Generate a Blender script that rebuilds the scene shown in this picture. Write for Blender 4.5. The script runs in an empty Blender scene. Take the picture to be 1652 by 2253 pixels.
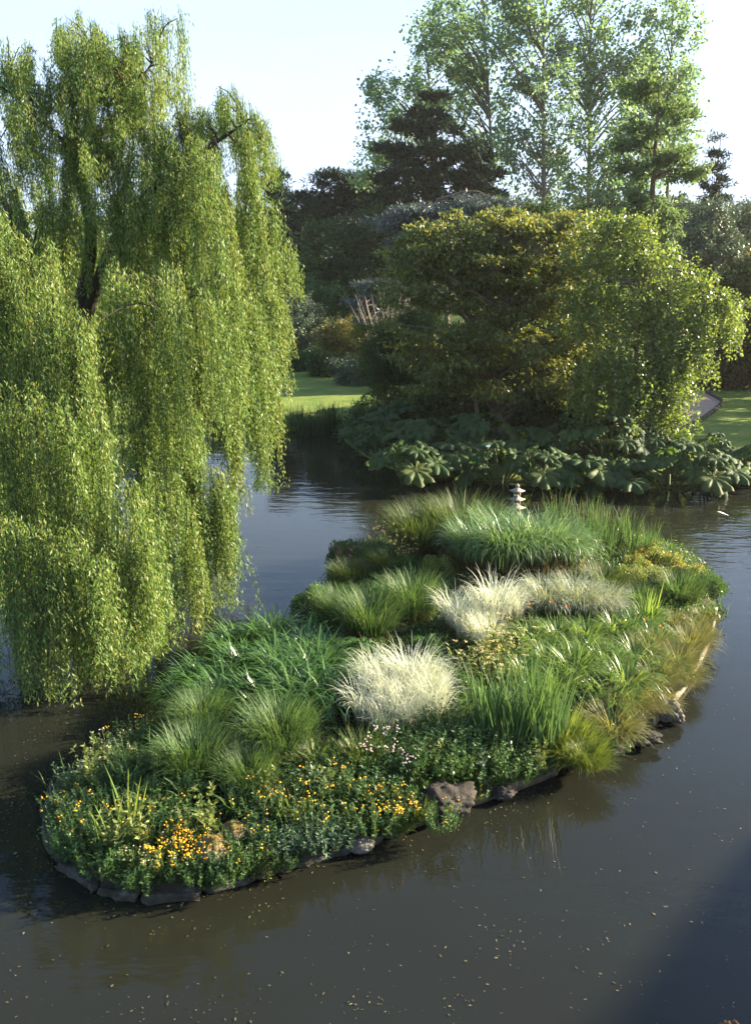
import bpy, bmesh, math, random
import numpy as np
from mathutils import Vector, noise
C = bpy.context.scene.collection
PI = math.pi
# ---------------------------------------------------------------- camera maths
PW, PH, FPX, CAMZ = 1652.0, 2253.0, 1768.0, 8.0
PITCH = math.radians(16.05)
SUN_AZ, SUN_EL = math.radians(78), math.radians(21)
def ray(px, py):
    x = (px - PW/2)/FPX; y = -(py - PH/2)/FPX
    return np.array([x, math.cos(PITCH) + y*math.sin(PITCH), -math.sin(PITCH) + y*math.cos(PITCH)])
def G(px, py, z=0.0):
    d = ray(px, py); t = (z - CAMZ)/d[2]
    return np.array([d[0]*t, d[1]*t, z])
def P(px, py, Y):
    d = ray(px, py); t = Y/d[1]
    return np.array([d[0]*t, Y, CAMZ + d[2]*t])
R = lambda s: np.random.default_rng(s)
# ---------------------------------------------------------------- mesh helpers
class MB:
    def __init__(s): s.V = []; s.Q = []; s.T = []; s.qr = []; s.tr = []; s.t = []; s.n = 0
    def add(s, V, Q=None, T=None, rnd=0.5, t=None):
        V = np.asarray(V, float).reshape(-1, 3)
        s.V.append(V)
        s.t.append(np.full(len(V), 0.5) if t is None else np.asarray(t, float))
        if Q is not None and len(Q):
            Q = np.asarray(Q, int).reshape(-1, 4); s.Q.append(Q + s.n)
            s.qr.append(np.broadcast_to(np.asarray(rnd, float), (len(Q),)))
        if T is not None and len(T):
            T = np.asarray(T, int).reshape(-1, 3); s.T.append(T + s.n)
            s.tr.append(np.broadcast_to(np.asarray(rnd if np.ndim(rnd) == 0 else 0.5, float), (len(T),)))
        s.n += len(V)
    def mesh(s, name, mat, smooth=False):
        V = np.concatenate(s.V); t = np.concatenate(s.t)
        Q = np.concatenate(s.Q) if s.Q else np.zeros((0, 4), int)
        T = np.concatenate(s.T) if s.T else np.zeros((0, 3), int)
        rn = np.concatenate(s.qr + s.tr)
        me = bpy.data.meshes.new(name)
        me.vertices.add(len(V)); me.vertices.foreach_set('co', V.astype(np.float32).ravel())
        loops = np.concatenate([Q.ravel(), T.ravel()]).astype(np.int32)
        me.loops.add(len(loops)); me.loops.foreach_set('vertex_index', loops)
        starts = np.concatenate([np.arange(len(Q))*4, len(Q)*4 + np.arange(len(T))*3]).astype(np.int32)
        me.polygons.add(len(starts)); me.polygons.foreach_set('loop_start', starts)
        me.update(calc_edges=True)
        a = me.attributes.new('rnd', 'FLOAT', 'FACE'); a.data.foreach_set('value', rn.astype(np.float32))
        a = me.attributes.new('t', 'FLOAT', 'POINT'); a.data.foreach_set('value', t.astype(np.float32))
        if smooth: me.polygons.foreach_set('use_smooth', np.ones(len(starts), bool))
        me.materials.append(mat)
        return me
def obj(name, me, parent=None):
    o = bpy.data.objects.new(name, me); C.objects.link(o)
    if parent: o.parent = parent
    return o
def tag(o, label=None, cat=None, group=None, kind=None):
    if label: o['label'] = label
    if cat: o['category'] = cat
    if group: o['group'] = group
    o['kind'] = kind or 'thing'
    return o
def empty(name, loc, rz=0, sc=1):
    o = bpy.data.objects.new(name, None); C.objects.link(o)
    o.location = [float(v) for v in loc]; o.rotation_euler = (0, 0, rz)
    o.scale = (sc, sc, sc) if np.ndim(sc) == 0 else sc
    o.empty_display_size = .1
    return o
def unit(a):
    a = np.asarray(a, float); return a/np.maximum(np.linalg.norm(a, axis=-1, keepdims=True), 1e-9)
def leaves(mb, r, Cn, D, L, W, Nn=None, fold=0.0):
    """rhombic leaves: base at Cn, axis D, length L, width W"""
    n = len(Cn); D = unit(D)
    if Nn is None: Nn = r.normal(size=(n, 3))
    S = unit(np.cross(D, Nn)); L = np.broadcast_to(L, (n,))[:, None]; W = np.broadcast_to(W, (n,))[:, None]
    up = np.cross(S, D)
    V = np.stack([Cn, Cn + D*L*.45 + S*W*.5 + up*W*fold, Cn + D*L, Cn + D*L*.45 - S*W*.5 + up*W*fold], 1).reshape(-1, 3)
    mb.add(V, np.arange(4*n).reshape(n, 4), rnd=r.random(n), t=np.tile([0, .5, 1, .5], n))
def blades(mb, r, base, az, L, lean, curve, W, segs=5, ex=1.6, twist=.25):
    n = len(base); s = np.linspace(0, 1, segs + 1)
    L, lean, curve, W = [np.broadcast_to(v, (n,)) for v in (L, lean, curve, W)]
    th = lean[:, None] + curve[:, None]*s[None]**ex
    ds = L[:, None]/segs
    hx = np.concatenate([np.zeros((n, 1)), np.cumsum(np.sin((th[:, 1:] + th[:, :-1])/2)*ds, 1)], 1)
    hz = np.concatenate([np.zeros((n, 1)), np.cumsum(np.cos((th[:, 1:] + th[:, :-1])/2)*ds, 1)], 1)
    sway = (r.normal(size=n)*.12)[:, None]*hx*s
    ca, sa = np.cos(az)[:, None], np.sin(az)[:, None]
    Pc = np.stack([base[:, :1] + hx*ca - sway*sa, base[:, 1:2] + hx*sa + sway*ca, base[:, 2:] + hz], 2)
    tw = az + PI/2 + r.normal(size=n)*twist
    S = np.stack([np.cos(tw), np.sin(tw), np.zeros(n)], 1)[:, None, :]
    w = (W[:, None]*np.clip(1.05 - s**2.2, .06, 1)*np.clip(.5 + s*1.6, 0, 1))[:, :, None]*.5
    V = np.stack([Pc + S*w, Pc - S*w], 2).reshape(n, -1, 3)
    k = np.arange(segs)*2
    q = np.stack([k, k + 1, k + 3, k + 2], 1)[None] + (np.arange(n)*(segs + 1)*2)[:, None, None]
    mb.add(V.reshape(-1, 3), q.reshape(-1, 4), rnd=np.repeat(r.random(n), segs), t=np.tile(np.repeat(s, 2), n))
    return Pc[:, -1]
def tube(mb, path, rad, sides=7, rnd=.5):
    path = np.asarray(path, float); k = len(path); rad = np.broadcast_to(rad, (k,))
    T = unit(np.gradient(path, axis=0)); ref = np.array([.31, .95, .05])
    A = unit(np.cross(T, ref)); B = np.cross(T, A)
    a = np.linspace(0, 2*PI, sides, endpoint=False)
    V = path[:, None] + rad[:, None, None]*(np.cos(a)[None, :, None]*A[:, None] + np.sin(a)[None, :, None]*B[:, None])
    i = np.arange(k - 1)[:, None]*sides; j = np.arange(sides)[None]; j2 = (j + 1) % sides
    q = np.stack([i + j, i + j2, i + sides + j2, i + sides + j], 2).reshape(-1, 4)
    mb.add(V.reshape(-1, 3), q, rnd=rnd, t=np.repeat(np.linspace(0, 1, k), sides))
def curve(pts, n=14):
    """Catmull-Rom through pts"""
    p = np.asarray(pts, float); p = np.vstack([2*p[0] - p[1], p, 2*p[-1] - p[-2]]); out = []
    m = len(p) - 3
    for u in np.linspace(0, m - 1e-6, n):
        i = int(u); f = u - i; a, b, c, d = p[i:i + 4]
        out.append(.5*(2*b + (c - a)*f + (2*a - 5*b + 4*c - d)*f*f + (3*b - a - 3*c + d)*f**3))
    return np.array(out)
def box(mb, c, s, rz=0, rnd=.5):
    v = np.array([[x, y, z] for z in (-.5, .5) for x, y in ((-.5, -.5), (.5, -.5), (.5, .5), (-.5, .5))])*s
    v = v @ np.array([[math.cos(rz), math.sin(rz), 0], [-math.sin(rz), math.cos(rz), 0], [0, 0, 1]])
    mb.add(v + np.asarray(c, float), [[3, 2, 1, 0], [4, 5, 6, 7], [0, 1, 5, 4], [1, 2, 6, 5], [2, 3, 7, 6], [3, 0, 4, 7]], rnd=rnd)
# ---------------------------------------------------------------- materials
def newmat(name):
    m = bpy.data.materials.new(name); m.use_nodes = True; nt = m.node_tree; nt.nodes.clear()
    return m, nt, nt.nodes.new, nt.links.new
def ramp(nt, cols):
    rp = nt.nodes.new('ShaderNodeValToRGB'); e = rp.color_ramp.elements
    while len(e) < len(cols): e.new(.5)
    for k, c in enumerate(cols):
        e[k].position = k/(len(cols) - 1) if len(cols) > 1 else 0; e[k].color = (*c, 1)
    return rp
def leafmat(name, cols, trans=.4, tcol=1.5, rough=.45, spec=.35, basecol=None, basepos=(.05, .45), tip=None, tt=(1.12, 1.05, .62)):
    m, nt, N, Lk = newmat(name)
    at = N('ShaderNodeAttribute'); at.attribute_name = 'rnd'
    rp = ramp(nt, cols); Lk(at.outputs['Fac'], rp.inputs[0]); col = rp.outputs[0]
    def along(c, a, b, col):
        ta = N('ShaderNodeAttribute'); ta.attribute_name = 't'
        mr = N('ShaderNodeMapRange'); mr.inputs[1].default_value = a; mr.inputs[2].default_value = b
        Lk(ta.outputs['Fac'], mr.inputs[0])
        mx = N('ShaderNodeMix'); mx.data_type = 'RGBA'; Lk(mr.outputs[0], mx.inputs[0])
        mx.inputs[6].default_value = (*c, 1); Lk(col, mx.inputs[7]); return mx.outputs[2]
    if basecol: col = along(basecol, basepos[0], basepos[1], col)
    if tip: col = along(tip, 1.0, .72, col)
    b = N('ShaderNodeBsdfPrincipled'); b.inputs['Roughness'].default_value = rough
    b.inputs['Specular IOR Level'].default_value = spec; Lk(col, b.inputs['Base Color'])
    hs = N('ShaderNodeMix'); hs.data_type = 'RGBA'; hs.blend_type = 'MULTIPLY'; hs.inputs[0].default_value = 1
    Lk(col, hs.inputs[6]); hs.inputs[7].default_value = (tcol*tt[0], tcol*tt[1], tcol*tt[2], 1); hs.clamp_result = False
    tr = N('ShaderNodeBsdfTranslucent'); Lk(hs.outputs[2], tr.inputs[0])
    mx = N('ShaderNodeMixShader'); mx.inputs[0].default_value = trans
    Lk(b.outputs[0], mx.inputs[1]); Lk(tr.outputs[0], mx.inputs[2])
    o = N('ShaderNodeOutputMaterial'); Lk(mx.outputs[0], o.inputs[0]); return m
def solid(name, cols, scale=6, rough=.85, bump=.3, bscale=None, moss=None, stretch=(1, 1, 1), spec=.3):
    m, nt, N, Lk = newmat(name)
    tc = N('ShaderNodeTexCoord'); mp = N('ShaderNodeMapping'); mp.inputs['Scale'].default_value = stretch
    Lk(tc.outputs['Object'], mp.inputs[0])
    n1 = N('ShaderNodeTexNoise'); n1.inputs['Scale'].default_value = scale; n1.inputs['Detail'].default_value = 7
    n1.inputs['Roughness'].default_value = .65; Lk(mp.outputs[0], n1.inputs[0])
    mr = N('ShaderNodeMapRange'); mr.inputs[1].default_value = .28; mr.inputs[2].default_value = .72; Lk(n1.outputs[0], mr.inputs[0])
    rp = ramp(nt, cols); Lk(mr.outputs[0], rp.inputs[0]); col = rp.outputs[0]
    if moss:
        ge = N('ShaderNodeNewGeometry'); sx = N('ShaderNodeSeparateXYZ'); Lk(ge.outputs['Normal'], sx.inputs[0])
        n2 = N('ShaderNodeTexNoise'); n2.inputs['Scale'].default_value = scale*.6; n2.inputs['Detail'].default_value = 5
        Lk(mp.outputs[0], n2.inputs[0])
        ad = N('ShaderNodeMath'); Lk(sx.outputs[2], ad.inputs[0]); Lk(n2.outputs[0], ad.inputs[1])
        m2 = N('ShaderNodeMapRange'); m2.inputs[1].default_value = .95; m2.inputs[2].default_value = 1.2; Lk(ad.outputs[0], m2.inputs[0])
        mx = N('ShaderNodeMix'); mx.data_type = 'RGBA'; Lk(m2.outputs[0], mx.inputs[0]); Lk(col, mx.inputs[6])
        mx.inputs[7].default_value = (*moss, 1); col = mx.outputs[2]
    b = N('ShaderNodeBsdfPrincipled'); b.inputs['Roughness'].default_value = rough
    b.inputs['Specular IOR Level'].default_value = spec; Lk(col, b.inputs['Base Color'])
    bp = N('ShaderNodeBump'); bp.inputs['Strength'].default_value = bump; bp.inputs['Distance'].default_value = .05
    n3 = N('ShaderNodeTexNoise'); n3.inputs['Scale'].default_value = bscale or scale*2; n3.inputs['Detail'].default_value = 8
    Lk(mp.outputs[0], n3.inputs[0]); Lk(n3.outputs[0], bp.inputs['Height']); Lk(bp.outputs[0], b.inputs['Normal'])
    o = N('ShaderNodeOutputMaterial'); Lk(b.outputs[0], o.inputs[0]); return m
M = {}
M['willow'] = leafmat('willow_leaf', [(.07, .145, .03), (.115, .195, .045), (.18, .245, .065), (.27, .265, .065)], .36, 1.4, .45, .3)
M['poplar'] = leafmat('poplar_leaf', [(.085, .155, .08), (.12, .205, .11), (.17, .26, .145)], .5, 1.5, .42, .5)
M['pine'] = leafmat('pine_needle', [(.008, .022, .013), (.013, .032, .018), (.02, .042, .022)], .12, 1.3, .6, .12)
M['pine2'] = leafmat('bright_pine_needle', [(.06, .105, .045), (.085, .14, .058), (.12, .18, .07)], .45, 1.5, .5, .3)  # the slender pine's own brighter green needles
M['cedar'] = leafmat('blue_cedar_needle', [(.05, .075, .075), (.075, .10, .10), (.11, .135, .13)], .1, 1.2, .5, .3)
M['dark'] = leafmat('dark_broadleaf', [(.03, .062, .024), (.046, .085, .03), (.075, .115, .035)], .28, 1.5, .6, .12)
M['wing'] = leafmat('wingnut_leaf', [(.05, .085, .024), (.085, .12, .03), (.135, .155, .04), (.2, .175, .045)], .45, 1.6, .4, .45)
M['trail'] = leafmat('trailing_leaf', [(.075, .125, .028), (.12, .175, .04), (.185, .225, .055)], .45, 1.45, .35, .6)
M['grey'] = leafmat('grey_shrub_leaf', [(.05, .085, .055), (.075, .115, .075), (.11, .155, .1)], .2, 1.3, .45, .35)
M['green'] = leafmat('green_shrub_leaf', [(00.025, 00.071, 00.020), (00.041, 00.102, 00.029), (00.061, 00.133, 00.031)], .35, 1.5, .45, .4)
M['yellowsh'] = leafmat('golden_shrub_leaf', [(.09, .10, .028), (.13, .13, .034), (.2, .17, .04)], .35, 1.4, .45, .35)
M['rust_flare'] = leafmat('russet_flare_leaf', [(.06, .05, .022), (.09, .08, .03), (.12, .11, .035)], .35, 1.4, .5, .3)  # russet leaves; for the right-slope shrubs the reddish flare is put into the colour
M['gunnera'] = leafmat('gunnera_leaf', [(.03, .06, .02), (.042, .08, .024), (.06, .1, .028), (.08, .11, .03)], .4, 1.9, .6, .25)
M['finegrass'] = leafmat('fine_grass_blade', [(.035, .085, .024), (.07, .135, .04), (.14, .2, .07)], .4, 1.4, .5, .3, (.10, .085, .035), (0, .4))
M['fuzzgrass'] = leafmat('olive_grass_blade', [(.045, .08, .026), (.075, .115, .035), (.13, .16, .05)], .4, 1.4, .5, .3, (.09, .07, .03), (0, .45))
M['white'] = leafmat('cream_variegated_blade', [(0.403, 0.437, 0.280), (0.605, 0.627, 0.470), (0.762, 0.762, 0.638)], .35, .95, .5, .35, (.3, .28, .16), (.0, .4), tt=(1, 1, .9))
M['ribbon'] = leafmat('ribbon_grass_blade', [(0.078, 0.163, 0.058), (0.130, 0.221, 0.085), (0.221, 0.312, 0.143)], .35, 1.4, .35, .5, (.11, .075, .03), (.1, .5))
M['strap'] = leafmat('strap_leaf', [(.032, .085, .016), (.055, .125, .026), (.10, .185, .05)], .3, 1.5, .3, .6)
M['limestrap'] = leafmat('lime_strap_leaf', [(.075, .125, .02), (.12, .17, .03), (.18, .21, .045)], .42, 1.4, .4, .45)
M['daystrap'] = leafmat('daylily_leaf', [(.075, .15, .03), (.12, .2, .042), (.2, .26, .065)], .4, 1.5, .35, .5, (.14, .12, .04), (0, .18))
M['cattail'] = leafmat('cattail_blade', [(.05, .11, .04), (.075, .14, .05), (.11, .18, .055)], .35, 1.4, .45, .4, (.08, .10, .03), (0, .3))
M['ddreed'] = leafmat('dark_reed_blade', [(.025, .05, .022), (.04, .07, .025), (.055, .08, .03)], .3, 1.3, .5, .3)
M['sedge'] = leafmat('bronze_sedge_blade', [(.11, .13, .04), (.17, .18, .055), (.26, .23, .1)], .4, 1.4, .5, .3, (.05, .06, .02), (0, .3))
M['silver'] = leafmat('silver_plume_blade', [(.19, .24, .14), (.31, .35, .23), (.48, .5, .4)], .35, 1.1, .4, .45, (.08, .11, .04), (0, .4))
M['dry'] = leafmat('dry_old_blade', [(.13, .095, .045), (.19, .14, .07), (.26, .2, .11)], .3, 1.2, .7, .2)
M['herb'] = leafmat('herb_leaf', [(00.033, 00.080, 00.021), (00.052, 00.112, 00.028), (00.084, 00.150, 00.042)], .38, 1.5, .45, .4)
M['bluherb'] = leafmat('blue_green_leaf', [(00.048, 00.096, 00.053), (00.072, 00.130, 00.072), (00.106, 00.163, 00.096)], .3, 1.3, .45, .4)
M['limeherb'] = leafmat('lime_herb_leaf', [(.11, .15, .035), (.16, .2, .05), (.24, .26, .09)], .4, 1.3, .45, .35)
M['stem'] = leafmat('plant_stem', [(.06, .10, .03), (.09, .12, .04)], .1, 1.2, .6, .3)
M['yellow'] = leafmat('yellow_petal', [(.72, .38, .02), (.82, .47, .03), (.85, .55, .06)], .3, 1.0, .5, .3)
M['palewhorl'] = leafmat('pale_yellow_whorl', [(.5, .44, .2), (.62, .56, .28), (.55, .42, .18)], .3, 1.0, .6, .2)
M['orange'] = leafmat('orange_petal', [(.4, .11, .02), (.5, .17, .03)], .3, 1.0, .5, .3)
M['pink'] = leafmat('pale_pink_petal', [(.6, .45, .42), (.7, .6, .55)], .3, 1.0, .5, .3)
M['purple'] = leafmat('mauve_flower', [(.2, .07, .12), (.3, .12, .18)], .3, 1.0, .6, .2)
M['brownhead'] = solid('cattail_head', [(.08, .045, .02), (.13, .075, .035)], 30, .95)
M['bark'] = solid('grey_bark', [(.07, .055, .04), (.12, .1, .075), (.17, .145, .11)], 3, .9, .6, 9, stretch=(1, 1, .25))
M['barkdark'] = solid('dark_bark', [(.02, .016, .013), (.042, .034, .028)], 3, .9, .6, 9, stretch=(1, 1, .25))
M['barkred'] = solid('reddish_pine_bark', [(.09, .05, .032), (.15, .09, .06)], 3, .9, .6, 9, stretch=(1, 1, .3))
M['twig'] = solid('bare_twig', [(.2, .16, .12), (.28, .23, .18)], 8, .9)
M['rock'] = solid('dark_rock', [(.012, .0105, .009), (.026, .022, .018), (.05, .044, .036)], 2.6, .9, .9, 5)
M['rockpale'] = solid('pale_rock', [(.06, .053, .045), (.115, .1, .083), (.19, .17, .14)], 3, .9, .8, 7)
M['mossrock'] = solid('mossy_rock', [(.08, .07, .05), (.16, .14, .11), (.24, .21, .16)], 2.6, .92, .8, 8, moss=(.11, .075, .016))
M['edging'] = solid('edging_stone', [(.018, .016, .011), (.04, .037, .028), (.13, .12, .1)], 3.2, .9, .8, 8, moss=None)
M['timber'] = solid('weathered_timber', [(.2, .16, .11), (.34, .28, .2), (.45, .38, .29)], 4, .85, .4, 20, stretch=(1, 1, 6))
M['log'] = solid('wet_log', [(.06, .045, .03), (.12, .09, .06), (.3, .22, .14)], 4, .8, .6, 14)
M['lantern'] = solid('cast_stone', [(.2, .18, .15), (.27, .245, .205), (.33, .3, .255)], 7, .9, .35, 40)
M['soil'] = solid('dark_soil', [(0.016, 0.013, 0.008), (0.028, 0.024, 0.012), (0.028, 0.036, 0.012)], 1.5, .95, .6, 9)
M['path'] = solid('sandy_path', [(.32, .2, .145), (.4, .27, .2), (.46, .33, .25)], .8, .95, .2, 30)
M['kerb'] = solid('path_edging', [(.05, .04, .03), (.1, .075, .055)], 3, .9)
M['feather'] = solid('white_feather', [(.7, .72, .74), (.82, .83, .84)], 9, .6, .1)
M['deadleaf'] = leafmat('withered_leaf', [(.10, .05, .02), (.16, .075, .03), (.2, .11, .045)], .2, 1.2, .7, .2)
M['wallst'] = solid('sandstone_wall', [(.28, .22, .16), (.36, .29, .21), (.42, .35, .27)], .8, .9, .4, 6)
M['slate'] = solid('roof_slate', [(.06, .06, .065), (.1, .1, .11)], 2, .7, .3, 12)
M['wood'] = solid('painted_door', [(.05, .08, .06), (.06, .1, .075)], 3, .5, .1)
M['glass'] = solid('window_glass', [(.02, .025, .03), (.03, .035, .04)], 1, .08, 0.02, spec=.6)
# lawn/terrain
def ground_mat():
    m, nt, N, Lk = newmat('lawn')
    tc = N('ShaderNodeTexCoord')
    n1 = N('ShaderNodeTexNoise'); n1.inputs['Scale'].default_value = .45; n1.inputs['Detail'].default_value = 10; n1.inputs['Roughness'].default_value = .78
    n2 = N('ShaderNodeTexNoise'); n2.inputs['Scale'].default_value = 9; n2.inputs['Detail'].default_value = 6
    Lk(tc.outputs['Object'], n1.inputs[0]); Lk(tc.outputs['Object'], n2.inputs[0])
    mr = N('ShaderNodeMapRange'); mr.inputs[1].default_value = .3; mr.inputs[2].default_value = .7; Lk(n1.outputs[0], mr.inputs[0])
    rp = ramp(nt, [(.07, .12, .022), (.13, .18, .036), (.22, .23, .06)]); Lk(mr.outputs[0], rp.inputs[0])
    mx = N('ShaderNodeMix'); mx.data_type = 'RGBA'; mx.blend_type = 'OVERLAY'; mx.inputs[0].default_value = .35
    Lk(rp.outputs[0], mx.inputs[6]); Lk(n2.outputs[0], mx.inputs[7])
    b = N('ShaderNodeBsdfPrincipled'); b.inputs['Roughness'].default_value = .9; b.inputs['Specular IOR Level'].default_value = .15
    Lk(mx.outputs[2], b.inputs['Base Color'])
    bp = N('ShaderNodeBump'); bp.inputs['Strength'].default_value = .7; bp.inputs['Distance'].default_value = .08
    Lk(n2.outputs[0], bp.inputs['Height']); Lk(bp.outputs[0], b.inputs['Normal'])
    o = N('ShaderNodeOutputMaterial'); Lk(b.outputs[0], o.inputs[0]); return m
M['lawn'] = ground_mat()
def water_mat():
    m, nt, N, Lk = newmat('pond_water')
    tc = N('ShaderNodeTexCoord')
    nz = N('ShaderNodeTexNoise'); nz.inputs['Scale'].default_value = .25; nz.inputs['Detail'].default_value = 4
    Lk(tc.outputs['Object'], nz.inputs[0])
    rp = ramp(nt, [(.013, .0115, .006), (.0125, .0135, .0095), (.014, .0175, .0155)]); Lk(nz.outputs[0], rp.inputs[0])
    b = N('ShaderNodeBsdfPrincipled'); b.inputs['IOR'].default_value = 1.333; b.inputs['Roughness'].default_value = .015
    b.inputs['Specular IOR Level'].default_value = .5
    Lk(rp.outputs[0], b.inputs['Base Color'])
    mp = N('ShaderNodeMapping'); mp.inputs['Scale'].default_value = (.55, 1.5, 1); Lk(tc.outputs['Object'], mp.inputs[0])
    w = N('ShaderNodeTexNoise'); w.inputs['Scale'].default_value = 1.6; w.inputs['Detail'].default_value = 3; Lk(mp.outputs[0], w.inputs[0])
    # the breeze ruffles the open reach to the east more than the sheltered water
    sx = N('ShaderNodeSeparateXYZ'); Lk(tc.outputs['Object'], sx.inputs[0])
    big = N('ShaderNodeTexNoise'); big.inputs['Scale'].default_value = .12; Lk(tc.outputs['Object'], big.inputs[0])
    st = N('ShaderNodeMapRange'); st.inputs[1].default_value = .3; st.inputs[2].default_value = .75; st.inputs[3].default_value = .01; st.inputs[4].default_value = .07
    Lk(big.outputs[0], st.inputs[0])
    ex = N('ShaderNodeMapRange'); ex.inputs[1].default_value = 8; ex.inputs[2].default_value = 15; ex.inputs[3].default_value = 0; ex.inputs[4].default_value = .22
    Lk(sx.outputs[0], ex.inputs[0])
    ey = N('ShaderNodeMapRange'); ey.inputs[1].default_value = 17; ey.inputs[2].default_value = 27; Lk(sx.outputs[1], ey.inputs[0])
    mu = N('ShaderNodeMath'); mu.operation = 'MULTIPLY'; Lk(ex.outputs[0], mu.inputs[0]); Lk(ey.outputs[0], mu.inputs[1])
    ad = N('ShaderNodeMath'); Lk(st.outputs[0], ad.inputs[0]); Lk(mu.outputs[0], ad.inputs[1])
    bp = N('ShaderNodeBump'); bp.inputs['Distance'].default_value = .25
    Lk(ad.outputs[0], bp.inputs['Strength']); Lk(w.outputs[0], bp.inputs['Height']); Lk(bp.outputs[0], b.inputs['Normal'])
    o = N('ShaderNodeOutputMaterial'); Lk(b.outputs[0], o.inputs[0]); return m
M['water'] = water_mat()
# ---------------------------------------------------------------- terrain
shore_px = [(560, 952), (610, 946), (680, 948), (742, 945), (762, 975), (800, 1003), (860, 1032), (950, 1052), (1100, 1060), (1300, 1066), (1500, 1066), (1652, 1060), (1800, 1058)]
shore = [G(*p)[:2] for p in shore_px]
poly = np.array([(-13, -60), (-12, 4), (-9.8, 12), (-9.6, 26), (-11, 36), (-9, 44)] + [tuple(s) for s in shore] + [(26, 33), (44, 36), (70, 38), (70, 30), (40, 28), (24, 26), (19, 22), (17, 8), (16, -60)], float)
def sdist(X, Y):
    """signed distance to the water polygon, positive on land"""
    p = np.stack([X, Y], -1); d = np.full(X.shape, 1e9); inside = np.zeros(X.shape, bool)
    n = len(poly)
    for i in range(n):
        a, b = poly[i], poly[(i + 1) % n]; ab = b - a
        t = np.clip(((p - a) @ ab)/(ab @ ab), 0, 1)
        q = p - (a + t[..., None]*ab); d = np.minimum(d, np.hypot(q[..., 0], q[..., 1]))
        c = (a[1] > Y) != (b[1] > Y)
        with np.errstate(divide='ignore', invalid='ignore'):
            xi = a[0] + (Y - a[1])*(b[0] - a[0])/(b[1] - a[1])
        inside ^= c & (X < xi)
    return np.where(inside, -d, d)
def terr(X, Y):
    X = np.asarray(X, float); Y = np.asarray(Y, float)
    d = sdist(X, Y)
    z = np.where(d < 0, np.maximum(d*.7, -.9), .45*(1 - np.exp(-np.maximum(d, 0)*1.6)))
    land = np.clip(d/6, 0, 1)
    z = z + land*np.clip((Y - 46)*.012, 0, .6)
    z = z + land*np.clip((Y - 62)/60, 0, 1)**1.2*5.5*np.clip((X - 8)/14, 0, 1)
    z = z + land*np.clip((Y - 80)/120, 0, 1)*5
    return z
xs = np.unique(np.concatenate([np.linspace(-420, -40, 16), np.linspace(-40, -14, 27), np.linspace(-14, 30, 110), np.linspace(30, 60, 31), np.linspace(60, 420, 16)]))
ys = np.unique(np.concatenate([np.linspace(-200, -10, 20), np.linspace(-10, 26, 37), np.linspace(26, 50, 70), np.linspace(50, 100, 51), np.linspace(100, 620, 18)]))
X, Y = np.meshgrid(xs, ys); Z = terr(X, Y)
mb = MB(); nx = len(xs); ny = len(ys)
i, j = np.meshgrid(np.arange(ny - 1), np.arange(nx - 1), indexing='ij'); k = (i*nx + j).ravel()
mb.add(np.stack([X, Y, Z], -1).reshape(-1, 3), np.stack([k, k + 1, k + nx + 1, k + nx], 1))
tag(obj('ground', mb.mesh('ground', M['lawn'], True)), kind='structure')
mb = MB(); mb.add([[-60, -70, 0], [80, -70, 0], [80, 60, 0], [-60, 60, 0]], [[0, 1, 2, 3]])
tag(obj('water', mb.mesh('water', M['water'])), kind='structure')
def ZT(x, y): return float(terr(np.array([x]), np.array([y]))[0])
def onland(px, Y):
    x = ray(px, 1126)[0]/ray(px, 1126)[1]*Y      # ground point at that column and distance
    z = ZT(x, Y)
    d = ray(px, 900)
    for _ in range(3):
        depth = Y*math.cos(PITCH) - (z - CAMZ)*math.sin(PITCH)
        x = (px - PW/2)/FPX*depth; z = ZT(x, Y)
    return np.array([x, Y, z])
def PB(px, Y):
    g = onland(px, Y); dz = g[2] - CAMZ; fw = Y*math.cos(PITCH) - dz*math.sin(PITCH); up = Y*math.sin(PITCH) + dz*math.cos(PITCH)
    return PH/2 - FPX*up/fw
# path on the right
pr = curve([G(1380, 985, .5), G(1470, 958, .5), G(1540, 925, .5), G(1585, 888, .6), G(1575, 868, .8), G(1540, 852, .9), G(1470, 842, .9)], 40)
pl = curve([G(1300, 962, .5), G(1390, 935, .5), G(1450, 908, .5), G(1480, 885, .6), G(1480, 872, .8), G(1455, 860, .9), G(1400, 850, .9)], 40)
mb = MB(); rows = []
for a, b in zip(pl, pr):
    for f in np.linspace(0, 1, 7):
        q = a*(1 - f) + b*f; rows.append([q[0], q[1], ZT(q[0], q[1]) + .035])
k = np.array([[i*7 + j, i*7 + j + 1, i*7 + j + 8, i*7 + j + 7] for i in range(39) for j in range(6)])
mb.add(rows, k[:, ::-1])
tag(obj('path', mb.mesh('path', M['path'], True)), kind='structure')
mb = MB()
for a, b in zip(pr[:-1], pr[1:]):
    c = (a + b)/2; d = b - a
    box(mb, [c[0], c[1], ZT(c[0], c[1]) + .08], [float(np.hypot(d[0], d[1]))*1.02, .14, .26], math.atan2(d[1], d[0]))
tag(obj('path_kerb', mb.mesh('path_kerb', M['kerb'])), 'low dark kerb curving along the outer side of the sandy path', 'kerb')
fa = curve([G(755, 962), G(800, 1000), G(860, 1030), G(950, 1051), G(1100, 1059), G(1300, 1065), G(1500, 1064), G(1652, 1058)], 60)
fb = curve([G(800, 905, .4), G(835, 876, .5), G(900, 872, .5), G(1000, 880, .5), G(1150, 900, .5), G(1300, 930, .5), G(1420, 975, .5), G(1652, 1012, .5)], 60)
mb = MB(); rows = []
for a, b in zip(fa, fb):
    for f in np.linspace(0, 1, 12):
        q = a*(1 - f) + b*f; rows.append([q[0], q[1], ZT(q[0], q[1]) + .03])
mb.add(rows, np.array([[i*12 + j, i*12 + 12 + j, i*12 + j + 13, i*12 + j + 1] for i in range(59) for j in range(11)]))
tag(obj('soil_bed', mb.mesh('soil_bed', M['soil'], True)), kind='structure')
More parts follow.
